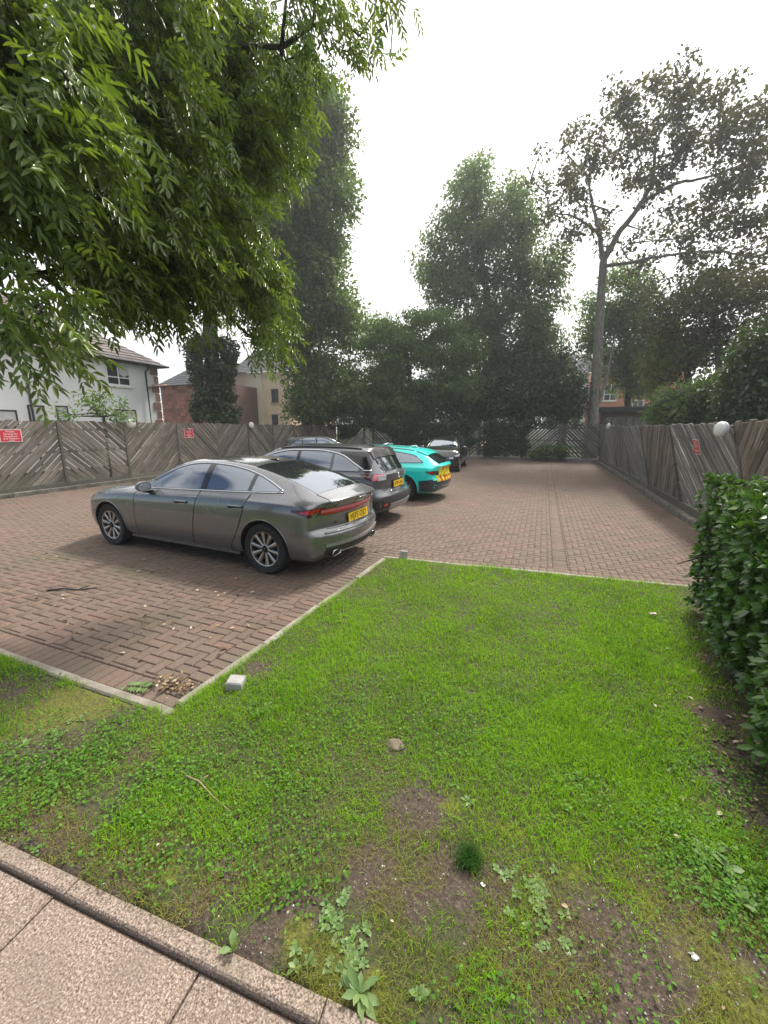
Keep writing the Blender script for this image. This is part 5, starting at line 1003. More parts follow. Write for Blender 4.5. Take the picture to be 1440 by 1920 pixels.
for q in tips[np.argsort(np.min(np.linalg.norm(tips[:, None] - np.array(dens)[None], axis=2), axis=1))]:
    D = np.array(dens); j = int(np.argmin(np.linalg.norm(D - q, axis=1) + .5 * np.maximum(0, D[:, 2] - q[2]))); a = D[j]; L = np.linalg.norm(q - a); m = max(1, int(L / .6)); bd = g6.normal(0, .08 * L, 3); prev = a; r0 = .05 if L > 1 else .03
    for i in range(1, m + 1):
        f = i / m; p = a + (q - a) * f + bd * math.sin(math.pi * f); P0.append(prev); P1.append(p); R0.append(r0 * (1 - .6 * (i - 1) / m)); R1.append(r0 * (1 - .6 * f)); prev = p; dens.append(p)
obj('trunk', segs_mesh('trunk', np.array(P0) - off, np.array(P1) - off, R0, R1, M_BARK, 7), t)
V, F = leaves(tips - off, 52, .55, .20, .58, 31, .2, wind=(.35, 0, .15)); obj('crown', npmesh('crown', V, F, L_BRN), t)
# shrubs and trees behind the right fence
tips = env([(1310, 760, 60, 25), (1255, 768, 40, 22), (1370, 765, 45, 25), (1335, 735, 35, 20), (1300, 785, 80, 18), (1390, 785, 50, 20), (1285, 738, 20, 14), (1345, 722, 20, 14), (1395, 735, 20, 18)], 130, 17.5, 1.3, 18); tree('shrub', 'broad dark green shrub behind the silvered fence', [gpos(1312, 17.5), up_to(1312, 740, 17.5)], tips, .1, M_BARKD, L_DARK, 80, .46, .15, .55, 27, 'shrub')
tips = env([(1290, 655, 60, 40), (1240, 690, 40, 35), (1350, 640, 50, 35), (1260, 640, 30, 25)], 110, 22, 1.5, 19); tree('broadleaf_tree', 'yellow-green small tree behind the broad dark shrub', [gpos(1290, 22), up_to(1290, 720, 22), up_to(1290, 660, 22)], tips, .13, M_BARKD, L_YEL, 70, .55, .14, .6, 28, group='trees beyond the fences')
tips = env([(1425, 735, 40, 40), (1415, 690, 35, 35), (1450, 660, 40, 50), (1385, 745, 30, 30), (1430, 775, 40, 30), (1400, 780, 40, 20)], 190, 15, 1.4, 20); tree('evergreen_tree', 'dense dark evergreen behind the fence above the laurel hedge', [gpos(1425, 15), up_to(1425, 700, 15), up_to(1420, 640, 15)], tips, .14, M_BARKD, L_IVY, 85, .50, .14, .5, 29, group='trees beyond the fences')
tips = env([(1290, 585, 80, 40), (1380, 570, 70, 45), (1230, 610, 40, 40), (1440, 560, 40, 50), (1340, 530, 60, 30)], 150, 21, 1.6, 21, .4); tree('broadleaf_tree', 'thin bronze tree with sparse leaves above the shrubs behind the silvered fence', [gpos(1350, 21), up_to(1350, 690, 21), up_to(1340, 590, 21)], tips, .12, M_BARKD, L_BRN, 38, .55, .14, .6, 30, group='trees beyond the fences', wob=.1)
# young plants above the left fence in front of the white house
tips = env([(205, 765, 35, 20), (230, 775, 18, 12), (170, 760, 25, 25), (120, 775, 30, 12), (185, 735, 22, 18)], 46, 16.2, .5, 22, .3); tree('shrub', 'straggly green shrub peeping over the fence before the white house', [gpos(195, 16.2), up_to(195, 780, 16.2)], tips, .04, M_BARKD, L_MID, 14, .28, .13, .4, 33, 'shrub', r_tip=.006)
# bush at the foot of the far fence
tips = env([(1030, 850, 32, 14), (1010, 855, 20, 10), (1048, 846, 16, 12)], 46, 24.4, .5, 23, .3); tips[:, 2] = np.clip(tips[:, 2], .12, .95); tree('shrub', 'low dark green bush at the foot of the far fence', [gpos(1030, 24.4), gpos(1030, 24.4) + np.array([0, 0, .4])], tips, .03, M_BARKD, L_DARK, 60, .24, .10, .6, 34, 'shrub', r_tip=.006)

# ---- ivy over the far fence and its top
g_ = np.random.default_rng(44); m = 900; X = g_.uniform(-13.2, 2.0, m); Z = g_.uniform(.25, 2.25, m)
keep = (vnoise(X, Z, .55, 6) + .35 * vnoise(X, Z, 1.7, 7) + .18 * (Z - 1.2) > .80) | ((Z > 2.05) & (g_.random(m) < .6)); keep &= ~((X > -.6) & (Z < 1.9)); keep |= (X > -3.4) & (X < -.8) & (Z > .3); X, Z = X[keep], Z[keep]
iv = thing('ivy', 'dark ivy hanging over the boards of the far fence', 'ivy', (-5, YBF - .1, 0)); C = np.stack([X + 5, g_.uniform(-.16, .02, len(X)), Z], 1); V, F = leaves(C, 60, .26, .095, .8, 45, .9, wind=(0, -.5, 0)); V[:, 1] = np.minimum(V[:, 1], .06); obj('foliage', npmesh('foliage', V, F, L_IVY), iv)
st = [(np.array([x + 5, -.02, .1]), np.array([x + 5 + g_.normal(0, .3), -.03, 1.9])) for x in np.linspace(-12.5, 1, 14)]; obj('stem', segs_mesh('stem', [a for a, b in st], [b for a, b in st], [.02] * 14, [.01] * 14, M_BARKD), iv)

# ---- the ash overhead: its trunk stands out of view on the left, drooping sprays hang into the picture
E1 = [(60, 110, 150, 150, 3.3), (220, 90, 150, 140, 3.9), (370, 80, 120, 120, 4.7), (455, 70, 60, 90, 5.2), (90, 300, 140, 120, 3.0), (255, 290, 150, 130, 3.8), (400, 280, 120, 120, 4.7), (500, 270, 65, 60, 5.3), (240, 460, 140, 100, 3.8), (385, 450, 110, 90, 4.6), (470, 490, 55, 50, 5.1),
      (190, 530, 120, 45, 3.7), (320, 520, 120, 65, 4.3), (440, 550, 70, 60, 4.9), (505, 610, 25, 45, 5.0), (480, 640, 40, 25, 5.0), (40, 590, 80, 35, 2.9), (20, 620, 50, 25, 2.8), (100, 610, 45, 25, 3.2), (565, 75, 40, 70, 4.3), (580, 60, 30, 40, 4.2), (540, 110, 35, 40, 4.4), (680, 8, 50, 14, 4.1), (650, 5, 40, 12, 4.1), (700, 6, 35, 14, 4.0), (520, 230, 45, 50, 5.2), (540, 300, 35, 35, 5.2), (500, 560, 40, 40, 5.0), (150, 200, 150, 120, 4.6), (300, 190, 140, 110, 5.4), (330, 380, 120, 90, 5.2), (-60, 260, 80, 220, 3.4)]
tips = env(E1, 780, 4, .55, 24, .25); g1 = np.random.default_rng(77); base = np.array([-6.4, .35, 0])
t = thing('ash_tree', 'ash tree with drooping feathery leaves overhanging the near paving', 'tree', tuple(base), 0); tk = [base, base + (.15, .1, 1.6), base + (.4, .35, 3.0), base + (.9, .9, 4.4), base + (1.3, 1.4, 6.0)]
S = grow(tk, tips, .22, .0065, 8, .25, .07, .62); obj('trunk', segs_mesh('trunk', S[0] - base, S[1] - base, S[2], S[3], M_BARKD, 6), t)
def compound(tips, per, size, seed):
    g = np.random.default_rng(seed); C = np.repeat(tips, per, 0); n = len(C); C = C + g.normal(0, .10, (n, 3)); right = np.array([_rt[0], _rt[1], 0])
    D = g.normal(0, .55, (n, 3)) + right * .55 + np.array([0, 0, -.55]); D /= np.linalg.norm(D, axis=1)[:, None]; N = g.normal(0, .5, (n, 3)) + np.array([0, 0, 1.0]); W = np.cross(D, N); W /= np.linalg.norm(W, axis=1)[:, None]; U = np.cross(W, D); L = size * g.uniform(.75, 1.25, n)
    Vs, Fs = [], []; base_ = 0; tri = np.array([[0, 3, 1], [3, 4, 1], [1, 4, 2], [0, 1, 5], [5, 1, 6], [1, 2, 6]])
    spec = [(1.0, 0.0, 1)] + [(f, s * 1.0, 1) for f in (.22, .46, .70, .90) for s in (-1, 1)]
    for f, s, _ in spec:
        o = C + D * (L * f)[:, None] - np.array([0, 0, 1.0]) * (L * .28 * f * f)[:, None]; ll = L * .42 * g.uniform(.85, 1.15, n); wd = ll * .30
        if s == 0: d = D + np.array([0, 0, -.35])
        else: d = W * s * .85 + D * .62 + np.array([0, 0, -.38]) + g.normal(0, .16, (n, 3))
        d = d / np.linalg.norm(d, axis=1)[:, None]; w = np.cross(d, U); w /= np.linalg.norm(w, axis=1)[:, None] + 1e-9; u_ = np.cross(w, d); cz = (ll * .10)[:, None]; l1 = ll[:, None]; w1 = wd[:, None]; sag = np.array([0, 0, -1.0]) * l1 * .13
        Vv = np.stack([o, o + d * l1 * .5 - u_ * cz * .6, o + d * l1 + sag, o + d * l1 * .30 + w * w1 * .45 + u_ * cz, o + d * l1 * .66 + w * w1 * .42 + u_ * cz * .6 + sag * .4, o + d * l1 * .30 - w * w1 * .45 + u_ * cz, o + d * l1 * .66 - w * w1 * .42 + u_ * cz * .6 + sag * .4], 1)
        i = np.arange(n)[:, None, None] * 7; Vs.append(Vv.reshape(-1, 3)); Fs.append((i + tri[None]).reshape(-1, 3) + base_); base_ += n * 7
    e = C + D * L[:, None] - np.array([0, 0, 1.0]) * (L * .28)[:, None]; r = .0016; Vs.append(np.stack([C - W * r, C + W * r, e], 1).reshape(-1, 3)); Fs.append((np.arange(n)[:, None] * 3 + np.array([[0, 1, 2]])) + base_)
    return np.concatenate(Vs), np.concatenate(Fs)
V, F = compound(tips, 14, .152, 78); obj('crown', npmesh('crown', V - base, F, L_ASH), t)
# ================================================================== HEDGE
TRI7 = np.array([[0, 3, 1], [3, 4, 1], [1, 4, 2], [0, 1, 5], [5, 1, 6], [1, 2, 6]])
def leaf7(O, D, N, L, asp, cup=.1, sag=.1, seed=0, belly=.62):
    """smooth pointed leaves: base, midrib, tip and two points on each side"""
    D = D / (np.linalg.norm(D, axis=1)[:, None] + 1e-9); W = np.cross(D, N); W /= np.linalg.norm(W, axis=1)[:, None] + 1e-9; Un = np.cross(W, D); l = L[:, None]; w = l * asp / 2; sg = np.array([0, 0, -1.0]) * l * sag
    V = np.stack([O, O + D * l * .5, O + D * l + sg, O + D * l * .32 + W * w * .85 + Un * l * cup, O + D * l * belly + W * w + Un * l * cup + sg * .4, O + D * l * .32 - W * w * .85 + Un * l * cup, O + D * l * belly - W * w + Un * l * cup + sg * .4], 1)
    return V.reshape(-1, 3), (np.arange(len(O))[:, None, None] * 7 + TRI7[None]).reshape(-1, 3)
g_ = np.random.default_rng(61)
def hx0(y): return 1.20 + (y - 2.3) * .135
def hedge_surface(n):
    f = g_.random(n); P = np.zeros((n, 3)); N = np.zeros((n, 3)); y = g_.uniform(2.0, 4.75, n); z = g_.uniform(.16, 1.36, n); x1 = g_.uniform(0, 1.9, n)
    a = f < .42; P[a] = np.stack([hx0(y[a]) + .04 * np.sin(y[a] * 5) + .10 * np.maximum(0, .35 - z[a]), y[a], z[a]], 1); N[a] = (-1, 0, .15)
    b = (f >= .42) & (f < .78); P[b] = np.stack([hx0(y[b]) + x1[b], y[b], 1.36 + .05 * np.sin(y[b] * 3 + x1[b] * 4)], 1); N[b] = (-.1, 0, 1)
    c = (f >= .78) & (f < .9); P[c] = np.stack([hx0(4.75) + x1[c], np.full(c.sum(), 4.76), z[c]], 1); N[c] = (0, 1, .15)
    d = f >= .9; P[d] = np.stack([hx0(2.0) + x1[d], np.full(d.sum(), 1.99), z[d]], 1); N[d] = (0, -1, .15); return P, N
hb_ = thing('laurel_hedge', 'clipped glossy dark green laurel hedge at the edge of the lawn', 'hedge', (2.2, 3.2, 0)); off = np.array([2.2, 3.2, 0])
P, N = hedge_surface(2700); P += g_.normal(0, .03, P.shape) - N * g_.uniform(.02, .16, len(P))[:, None]; k_ = 7; C = np.repeat(P, k_, 0); Nn = np.repeat(N, k_, 0); an = np.tile(np.arange(k_) * 2 * math.pi / k_, len(P)) + np.repeat(g_.random(len(P)) * 6, k_)
ref = np.where(np.abs(Nn[:, 2:3]) > .8, np.array([[1., 0, 0]]), np.array([[0, 0, 1.]])); A = np.cross(Nn, ref); A /= np.linalg.norm(A, axis=1)[:, None]; Bv = np.cross(Nn, A); rad = np.cos(an)[:, None] * A + np.sin(an)[:, None] * Bv
D = rad * .8 + Nn * g_.uniform(.25, .9, (len(C), 1)) + np.array([0, 0, .35]) + g_.normal(0, .2, C.shape); V, F = leaf7(C, D, Nn * 1.0 + g_.normal(0, .25, C.shape) + np.array([0, 0, .3]), g_.uniform(.052, .09, len(C)), .44, .05, .12)
n = 8000; q = g_.random((n, 3)); y = 2.05 + q[:, 1] * 2.65; O = np.stack([hx0(y) + .10 + q[:, 0] * 1.7, y, .06 + q[:, 2] * 1.2], 1); V2, F2 = leaf7(O, g_.normal(0, 1, (n, 3)) + np.array([-.4, 0, .2]), g_.normal(0, .6, (n, 3)) + np.array([0, 0, 1.]), g_.uniform(.07, .11, n), .42, .05, .1)
obj('foliage', npmesh('foliage', np.concatenate([V, V2]) - off, np.concatenate([F, F2 + len(V)]), L_LAUREL), hb_)
s0, s1 = [], []
for i in range(150):
    y = g_.uniform(2.1, 4.65); a = np.array([hx0(y) + g_.uniform(.25, 1.5), y, 0]); b = a + np.array([g_.normal(-.1, .15), g_.normal(0, .15), g_.uniform(.8, 1.3)]); s0 += [a, a + (b - a) * .6]; s1 += [b, b * .6 + a * .4 + g_.normal(0, .22, 3)]
    s1[-1][2] = max(.2, s1[-1][2])
obj('stem', segs_mesh('stem', np.array(s0) - off, np.array(s1) - off, [.012] * len(s0), [.005] * len(s0), M_BARKD, 5), hb_)

# ================================================================== GRASS, WEEDS, LITTER
def scatter(n, near=.7, far=6.6, lo=-2.0, hi=2.8, power=1.35):
    """points in the viewed wedge, denser close by"""
    r = (near ** (2 - power) + g_.random(n) * (far ** (2 - power) - near ** (2 - power))) ** (1 / (2 - power)); a = np.clip(np.arctan(g_.uniform(lo, hi, n)), -1.2, 1.2); th = R(90 + CAM_YAW) - a; return r * np.cos(th), r * np.sin(th), r
def grass_mat(name, dark, light, straw, trans):
    k = NT(name); r = k.n('ShaderNodeNewGeometry').outputs['Random Per Island']; big = k.noise(k.coord('World'), 2.2, 4); big2 = k.noise(k.coord('World'), .8, 3); f = k.math('ADD', k.math('MULTIPLY', r, .5), k.math('ADD', k.math('MULTIPLY', big, .5), k.math('MULTIPLY', k.math('SUBTRACT', big2, .4), .5))); c = k.ramp(f, [(.16, dark), (.62, light), (.90, light), (.985, straw)]); k.color(c); k.set(Roughness=.55); k.b.inputs['Specular IOR Level'].default_value = .12
    t = k.n('ShaderNodeBsdfTranslucent'); k.l(k.mix(1.0, c, (1.25, 1.15, .6), 'MULTIPLY'), t.inputs[0]); m = k.n('ShaderNodeMixShader'); m.inputs[0].default_value = trans; k.l(k.b.outputs[0], m.inputs[1]); k.l(t.outputs[0], m.inputs[2]); k.l(m.outputs[0], k.o.inputs[0]); return k.m
M_GRASS = grass_mat('grass_blade', (.045, .155, .003), (.265, .50, .018), (.42, .40, .11), .48); M_TUFT = grass_mat('tuft_blade', (.02, .06, .012), (.05, .13, .02), (.08, .15, .03), .3); M_DRY = grass_mat('thin_blade', (.10, .14, .02), (.24, .25, .05), (.42, .33, .17), .35)
M_CLOV = leaf_mat('clover_leaf', (.045, .13, .012), (.13, .28, .03), .35, .55, spec=.2); M_WEED = leaf_mat('weed_leaf', (.11, .20, .055), (.23, .33, .12), .35, .5); M_MOSS = leaf_mat('moss_frond', (.09, .10, .012), (.24, .25, .02), .3, .8)
def blades(x, y, z, h, w, lean, bend=.5):
    n = len(x); a = g_.random(n) * 2 * math.pi; d = np.stack([np.cos(a), np.sin(a), np.zeros(n)], 1); b = a + math.pi / 2 + g_.normal(0, .5, n); s = np.stack([np.cos(b), np.sin(b), np.zeros(n)], 1) * (w / 2)[:, None]
    P = np.stack([x, y, z - .004], 1); m = P + d * (h * lean * .35)[:, None] + np.array([0, 0, 1.0]) * (h * .6)[:, None]; t = P + d * (h * lean * (1 + bend * .4))[:, None] + np.array([0, 0, 1.0]) * (h * np.clip(1 - .35 * lean, .35, 1))[:, None]
    V = np.stack([P - s, P + s, m - s * .75, m + s * .75, t], 1); F = (np.arange(n)[:, None, None] * 5 + np.array([[0, 1, 3], [0, 3, 2], [2, 3, 4]])[None]).reshape(-1, 3); return V.reshape(-1, 3), F
def bare_at(x, y): return blob(x, y, BARE)
def soft_edge(x, y): return np.clip((y - pe(x)) / .22, 0, 1)
x, y, r = scatter(740000); dn = vnoise(x, y, 3.1, 11) * .5 + vnoise(x, y, 8.0, 12) * .5; bt = bare_at(x, y); cov = blob(x, y, COVER); mo = blob(x, y, MOSS)
hedge_sh = np.clip((x - (hx0(y) - .15)) / .25, 0, 1)
wear = np.clip((2.2 - y - .22 * np.abs(x + .1)) / .8, 0, 1) * (.35 + .65 * (vnoise(x, y, 4.2, 31) > .45)); pr = np.clip(.45 + 1.0 * dn, 0, 1) * (1 - .80 * wear) * np.clip(1 - 1.25 * bt * (.55 + .9 * vnoise(x, y, 9, 13)), 0, 1) * (1 - .45 * cov) * (1 - .55 * mo) * (.06 + .94 * soft_edge(x, y) ** 1.3) * (1 - hedge_sh)
ok = lawn_ok(x, y, -.01) & (g_.random(len(x)) < pr); x, y, r, dn, bt = x[ok], y[ok], r[ok], dn[ok], bt[ok]; h = (.022 + .030 * vnoise(x, y, 2.7, 14) + .018 * vnoise(x, y, 11, 15)) * g_.uniform(.6, 1.35, len(x)) * (1 - .35 * bt) * (1 - .35 * wear[ok]); w = .0020 + .00055 * r
V, F = blades(x, y, hump(x, y), h, w, np.abs(g_.normal(.55, .45, len(x))).clip(0, 1.6)); ngr = len(x)
tag(obj('grass', npmesh('grass', V, F, M_GRASS)), 'bright green mown grass of the lawn', 'grass', kind='stuff')
# thin yellowish grass on the worn ground
x, y, r = scatter(150000, .7, 2.6); bt = bare_at(x, y); ok = lawn_ok(x, y, 0) & (g_.random(len(x)) < np.clip(.34 + .4 * (y - pe(x) < .35) + .5 * np.exp(-((bt - .45) / .3) ** 2), 0, 1) * (vnoise(x, y, 7, 16) > .36) * (1 - np.clip((x - hx0(y) + .2) / .3, 0, 1))) & (y < 2.0); x, y, r = x[ok], y[ok], r[ok]
V, F = blades(x, y, hump(x, y), g_.uniform(.012, .038, len(x)), .0016 + .0005 * r, np.abs(g_.normal(.9, .5, len(x)))); tag(obj('thin_grass', npmesh('thin_grass', V, F, M_DRY)), 'thin yellowish grass on the worn ground', 'grass', kind='stuff')
# clover and low broad leaves among the grass
x, y, r = scatter(230000, .7, 5.5); cov = blob(x, y, COVER); ok = lawn_ok(x, y, 0) & (g_.random(len(x)) < np.clip(cov * 1.0 + .10 * (vnoise(x, y, 2.5, 17) > .55), 0, .9) * (.4 + .6 * (vnoise(x, y, 10, 18) > .45))); x, y, r = x[ok], y[ok], r[ok]; n = len(x)
O = np.stack([x, y, hump(x, y) + g_.uniform(.006, .035, n)], 1); a = g_.random(n) * 6.28; V, F = leaf7(O, np.stack([np.cos(a), np.sin(a), g_.normal(.25, .35, n)], 1), np.array([0, 0, 1.]) + g_.normal(0, .25, (n, 3)), g_.uniform(.008, .017, n) * (1 + .12 * r), .75, .06, .05); tag(obj('clover', npmesh('clover', V, F, M_CLOV)), 'low clover and chickweed leaves in the lawn', 'clover', kind='stuff')
# moss fronds
x, y, r = scatter(180000, .7, 4.0); mo = blob(x, y, MOSS); ok = lawn_ok(x, y, 0) & (g_.random(len(x)) < np.clip(mo * 1.1 - .15, 0, 1) * (vnoise(x, y, 13, 19) > .35)); x, y, r = x[ok], y[ok], r[ok]; V, F = blades(x, y, hump(x, y), g_.uniform(.004, .011, len(x)), .0035 + .001 * r, np.abs(g_.normal(.5, .4, len(x)))); tag(obj('moss', npmesh('moss', V, F, M_MOSS)), 'yellow-green moss on the bare soil', 'moss', kind='stuff')
# moss and seedlings in the joints of the shady paving edge
# weeds as plants of their own
def rosette(label, px, py, nleaf, L, spread, name='weed', mat=M_WEED, asp=.42, rise=.45, stems=1):
    c = gp(px, py); t = thing(name, label, 'weed', (c[0], c[1], float(hump(c[0], c[1]))), 0, 'weeds on the lawn'); O, D, LL = [], [], []
    for s in range(stems):
        o = np.array([g_.normal(0, spread), g_.normal(0, spread), 0]) if stems > 1 else np.zeros(3)
        for i in range(nleaf):
            a = i * 2.4 + g_.normal(0, .3) + s; e = g_.uniform(.15, rise + .2); O.append(o + np.array([0, 0, .004])); D.append((math.cos(a) * math.cos(e), math.sin(a) * math.cos(e), math.sin(e))); LL.append(L * g_.uniform(.55, 1.15) * (1 - .3 * i / nleaf))
    O, D, LL = np.array(O), np.array(D), np.array(LL); V, F = leaf7(O, D, np.tile([0, 0, 1.], (len(O), 1)) + g_.normal(0, .15, O.shape), LL, asp, .06, .18, belly=.66); obj('foliage', npmesh('foliage', V, F, mat), t); s_ = np.array([[0, 0, -.01]]); obj('crown_stem', segs_mesh('crown_stem', s_, s_ + [[0, 0, .02]], [.004], [.003], M_WEED, 5), t); return t
rosette('dense pale green weed clump beside the mossy soil', 650, 1795, 8, .030, .040, stems=24, asp=.5); rosette('pale weed clump above the dense one on the bare soil', 625, 1720, 8, .028, .040, stems=16, asp=.5)
rosette('broad pale weed clump right of the thin grass', 1005, 1690, 8, .032, .055, stems=22, asp=.5); rosette('small pale weed clump below the broad one in the thin grass', 1040, 1760, 7, .028, .040, stems=10, asp=.5)
rosette('upright weed with three pale leaves against the path edging', 438, 1790, 5, .075, 0, asp=.40, rise=1.1); rosette('large rosette weed with long leaves near the path corner', 675, 1870, 14, .095, 0, asp=.32, rise=.6); rosette('small light green rosette weed right of the large one', 785, 1875, 9, .050, 0, asp=.42, rise=.7)
rosette('leafy dock-like weed in the dark clover patch', 1345, 1620, 9, .075, .03, stems=3, asp=.5); rosette('lone long-leaved weed at the dark end of the clover patch', 1390, 1700, 8, .085, 0, asp=.4, rise=.7); rosette('pale weed tuft on the mossy corner by the kerb', 60, 1385, 7, .05, .09, stems=9, asp=.4); rosette('grey-green weed in the grass beside the stone block', 500, 1335, 9, .065, .04, stems=4, asp=.4)
rosette('small weed in the bare soil by the path edging', 560, 1810, 7, .035, .02, stems=3, asp=.5); rosette('flat rosette weed in the grass near the worn patch', 880, 1510, 11, .05, 0, asp=.33, rise=.3)
c = gp(878, 1622); n = 700; a = g_.random(n) * 6.28; rr = np.abs(g_.normal(0, .028, n)); t = tag(obj('grass_tuft', None), 'dark green tuft of grass on the worn soil', 'grass tuft'); t.location = (c[0], c[1], float(hump(c[0], c[1]))); V, F = blades(np.cos(a) * rr, np.sin(a) * rr, np.zeros(n), g_.uniform(.045, .085, n), np.full(n, .0024), np.abs(g_.normal(.5, .3, n))); obj('blades', npmesh('blades', V, F, M_TUFT), t)
# two pale stone blocks at the corners of the lawn
M_STN = plain('pale_block', (.36, .345, .33), .85, var=.14, vscale=14, bump=.5)
def stone_block(label, px, py, d, rz, tx):
    c = gp(px, py); m = MB().box((0, 0, d[2] / 2), d, bev=.008); o = m.build('stone_block', M_STN); o.location = (c[0], c[1], -.005); o.rotation_euler = (tx, .06, rz); return tag(o, label, 'stone block', 'pale stone blocks at the lawn corners')
stone_block('pale square stone block near the near corner of the paving', 443, 1290, (.115, .10, .085), .35, .08); stone_block('pale tilted stone block at the far corner of the lawn', 757, 1049, (.095, .09, .13), .3, -.22)
bm = bmesh.new(); bmesh.ops.create_icosphere(bm, subdivisions=3, radius=1)
for v in bm.verts: k_ = 1 + .35 * (vnoise(v.co.x + 5, v.co.y + v.co.z * 1.7, 1.6, 21) - .5); v.co = Vector((v.co.x * .055 * k_, v.co.y * .045 * k_, v.co.z * .016 * k_))
me = bpy.data.meshes.new('stone'); bm.to_mesh(me); bm.free(); me.materials.append(plain('brown_stone', (.17, .13, .095), .9, var=.2, vscale=20, bump=.5)); me.polygons.foreach_set('use_smooth', np.ones(len(me.polygons), dtype=bool)); c = gp(742, 1403); tag(obj('stone', me, None, (c[0], c[1], .022)), 'flat brown stone in the middle of the lawn', 'stone')
# twigs
M_TWIG = plain('twig', (.06, .045, .035), .85, var=.2, vscale=30); M_TWIGL = plain('pale_twig', (.30, .22, .13), .8, var=.2, vscale=30)
def twig(label, pts, r, z, mat, side=None):
    P = np.array([gp(*p) for p in pts]); o = P.mean(0); t = thing('twig', label, 'twig', tuple(o)); Q = P - o; Q[:, 2] = z + np.sin(np.arange(len(Q)) * 2.1) * .006; MB().tube(Q, np.linspace(r, r * .5, len(Q)), 6).build('stick', mat, t, True)
    if side: S_ = np.array([gp(*p) for p in side]) - o; S_[:, 2] = z + .01; MB().tube(S_, r * .5, 5).build('side_shoot', mat, t, True)
twig('dark broken twig lying on the paving beside the saloon', [(88, 1109), (120, 1106), (150, 1107), (182, 1103)], .012, .012, M_TWIG, [(150, 1107), (168, 1101)]); twig('thin pale twig lying in the grass near the path', [(350, 1468), (375, 1480), (400, 1505), (432, 1535)], .005, .045, M_TWIGL, [(375, 1480), (392, 1470)])
# fallen laurel sprig in the corner of the paving
c = gp(238, 1288); t = thing('leaf_sprig', 'fallen sprig of grey-green leaves in the corner of the paving', 'sprig', tuple(c)); ax = np.linspace(0, .16, 8); O = np.repeat(np.stack([ax, ax * .25, np.full(8, .012)], 1), 2, 0); D = np.array([(.5, s * 1.0, .12) for i in range(8) for s in (-1, 1)]); V, F = leaf7(O, D, np.tile([0, 0, 1.], (16, 1)) + g_.normal(0, .3, (16, 3)), g_.uniform(.05, .08, 16), .38, .05, .05); obj('foliage', npmesh('foliage', V, F, M_WEED), t); MB().tube([(0, 0, .01), (.08, .02, .014), (.17, .043, .01)], .003, 5).build('stalk', M_TWIG, t, True)
# fallen leaves: on the paving, in its near corner, on the lawn
k = NT('dead_leaf'); r_ = k.n('ShaderNodeNewGeometry').outputs['Random Per Island']; k.color(k.ramp(r_, [(0, (.07, .04, .022)), (.45, (.20, .12, .06)), (.75, (.34, .25, .14)), (1, (.50, .45, .33))])); k.set(Roughness=.8); M_DEAD = k.m
def litter(name, label, x, y, z, s0, s1):
    n = len(x); a = g_.random(n) * 6.28; V, F = leaf7(np.stack([x, y, z], 1), np.stack([np.cos(a), np.sin(a), g_.normal(.12, .15, n)], 1), np.array([0, 0, 1.]) + g_.normal(0, .35, (n, 3)), g_.uniform(s0, s1, n), .55, .12, .02); tag(obj(name, npmesh(name, V, F, M_DEAD)), label, 'leaf litter', kind='stuff')
n = 420; X = np.concatenate([g_.uniform(-12, 2.6, n // 3), g_.normal(1.4, 1.2, n // 3), g_.uniform(-7, -2.3, n // 3)]); Y = np.concatenate([g_.uniform(2, 24, n // 3), g_.uniform(9, 24.5, n // 3), g_.uniform(1.9, 3.8, n // 3)]); ok = in_lot(X, Y) & (X < 2.6); litter('fallen_leaves', 'small fallen leaves scattered over the paving', X[ok], Y[ok], np.full(ok.sum(), .006), .025, .06)
n = 130; c = gp(330, 1290); X = c[0] - .02 + g_.normal(0, .09, n); Y = c[1] + .02 + g_.normal(0, .05, n); ok = (X < xk(Y) - .01) & (Y > Y0 + .01); litter('leaf_litter', 'heap of dead leaves in the near corner of the paving', X[ok], Y[ok], g_.uniform(.005, .03, ok.sum()), .02, .045)
x, y, r = scatter(500, .8, 5.2); ok = lawn_ok(x, y, .02); x, y = x[ok][:60], y[ok][:60]; litter('lawn_leaves', 'dead leaves lying on the lawn', x, y, hump(x, y) + .018, .010, .028)
n = 420; Y = g_.uniform(1.9, 4.6, n); X = hx0(Y) + g_.normal(.02, .22, n); ok = lawn_ok(X, Y, .02); litter('hedge_litter', 'dead leaves under the laurel hedge', X[ok], Y[ok], hump(X[ok], Y[ok]) + .008, .015, .045)
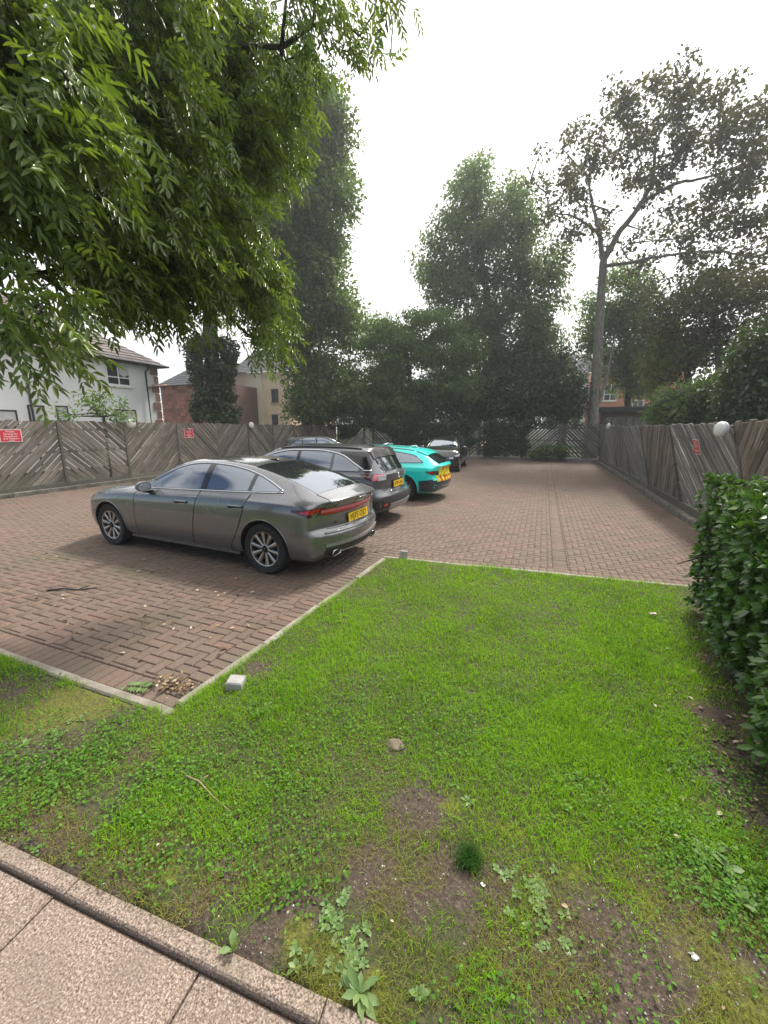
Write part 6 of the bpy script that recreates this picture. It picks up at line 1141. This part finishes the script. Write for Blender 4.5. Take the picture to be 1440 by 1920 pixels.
# pebbles and soil crumbs on the worn ground
x, y, r = scatter(90000, .7, 2.4); ok = lawn_ok(x, y, .01) & (g_.random(len(x)) < bare_at(x, y) * .55 + .02) & (y < 2.1); x, y = x[ok], y[ok]; n = len(x); s = np.abs(g_.normal(.0016, .0022, n)).clip(.0008, .010); oc = np.array([[1, 0, 0], [0, 1, 0], [-1, 0, 0], [0, -1, 0], [0, 0, .7], [0, 0, -.7]]); V = np.stack([x, y, hump(x, y) + .002], 1)[:, None] + oc[None] * s[:, None, None] * g_.uniform(.6, 1.3, (n, 6, 1)); F = (np.arange(n)[:, None, None] * 6 + np.array([[0, 1, 4], [1, 2, 4], [2, 3, 4], [3, 0, 4], [1, 0, 5], [2, 1, 5], [3, 2, 5], [0, 3, 5]])[None]).reshape(-1, 3)
k = NT('pebble'); r_ = k.n('ShaderNodeNewGeometry').outputs['Random Per Island']; k.color(k.ramp(r_, [(0, (.06, .045, .032)), (.6, (.14, .11, .085)), (.85, (.30, .27, .24)), (1, (.62, .60, .57))])); k.set(Roughness=.9); tag(obj('pebbles', npmesh('pebbles', V, F, k.m)), 'pebbles and crumbs of soil on the worn ground', 'pebbles', kind='stuff')
for lab, px, py, sx in (('crumpled white scrap on the mossy soil', 1300, 1803, .013), ('small white stone by the dark grass tuft', 905, 1670, .009), ('pale dead leaf curled on the far lawn', 1223, 1160, .03)):
    bm = bmesh.new(); bmesh.ops.create_icosphere(bm, subdivisions=2, radius=1); c = gp(px, py)
    for v in bm.verts: k_ = 1 + 1.1 * (random.random() - .5); v.co = Vector((v.co.x * sx * k_, v.co.y * sx * .8 * k_, v.co.z * sx * .45 * k_))
    nm = 'litter_scrap' if 'scrap' in lab else ('stone' if 'stone' in lab else 'curled_leaf'); me = bpy.data.meshes.new(nm); bm.to_mesh(me); bm.free(); me.materials.append(plain(nm + '_white', (.62, .60, .56) if nm != 'curled_leaf' else (.55, .47, .36), .8, var=.1, vscale=40)); tag(obj(nm, me, None, (c[0], c[1], float(hump(c[0], c[1])) + (.01 if nm != 'curled_leaf' else .04))), lab, nm.replace('_', ' '))
# ================================================================== HAZE (added thin volume that mimics veiling lens glare over the far trees)
mh = bpy.data.materials.new('glare_haze'); mh.use_nodes = True; th_ = mh.node_tree; th_.nodes.clear(); oh = th_.nodes.new('ShaderNodeOutputMaterial'); ph = th_.nodes.new('ShaderNodeVolumePrincipled')
ph.inputs['Color'].default_value = (.93, .97, 1.0, 1); ph.inputs['Density'].default_value = .0016; ph.inputs['Anisotropy'].default_value = .35; th_.links.new(ph.outputs[0], oh.inputs['Volume'])
hz = MB().box((0, 0, 10.5), (1020, 1020, 25.0)).build('glare_haze', mh); tag(hz, kind='stuff')
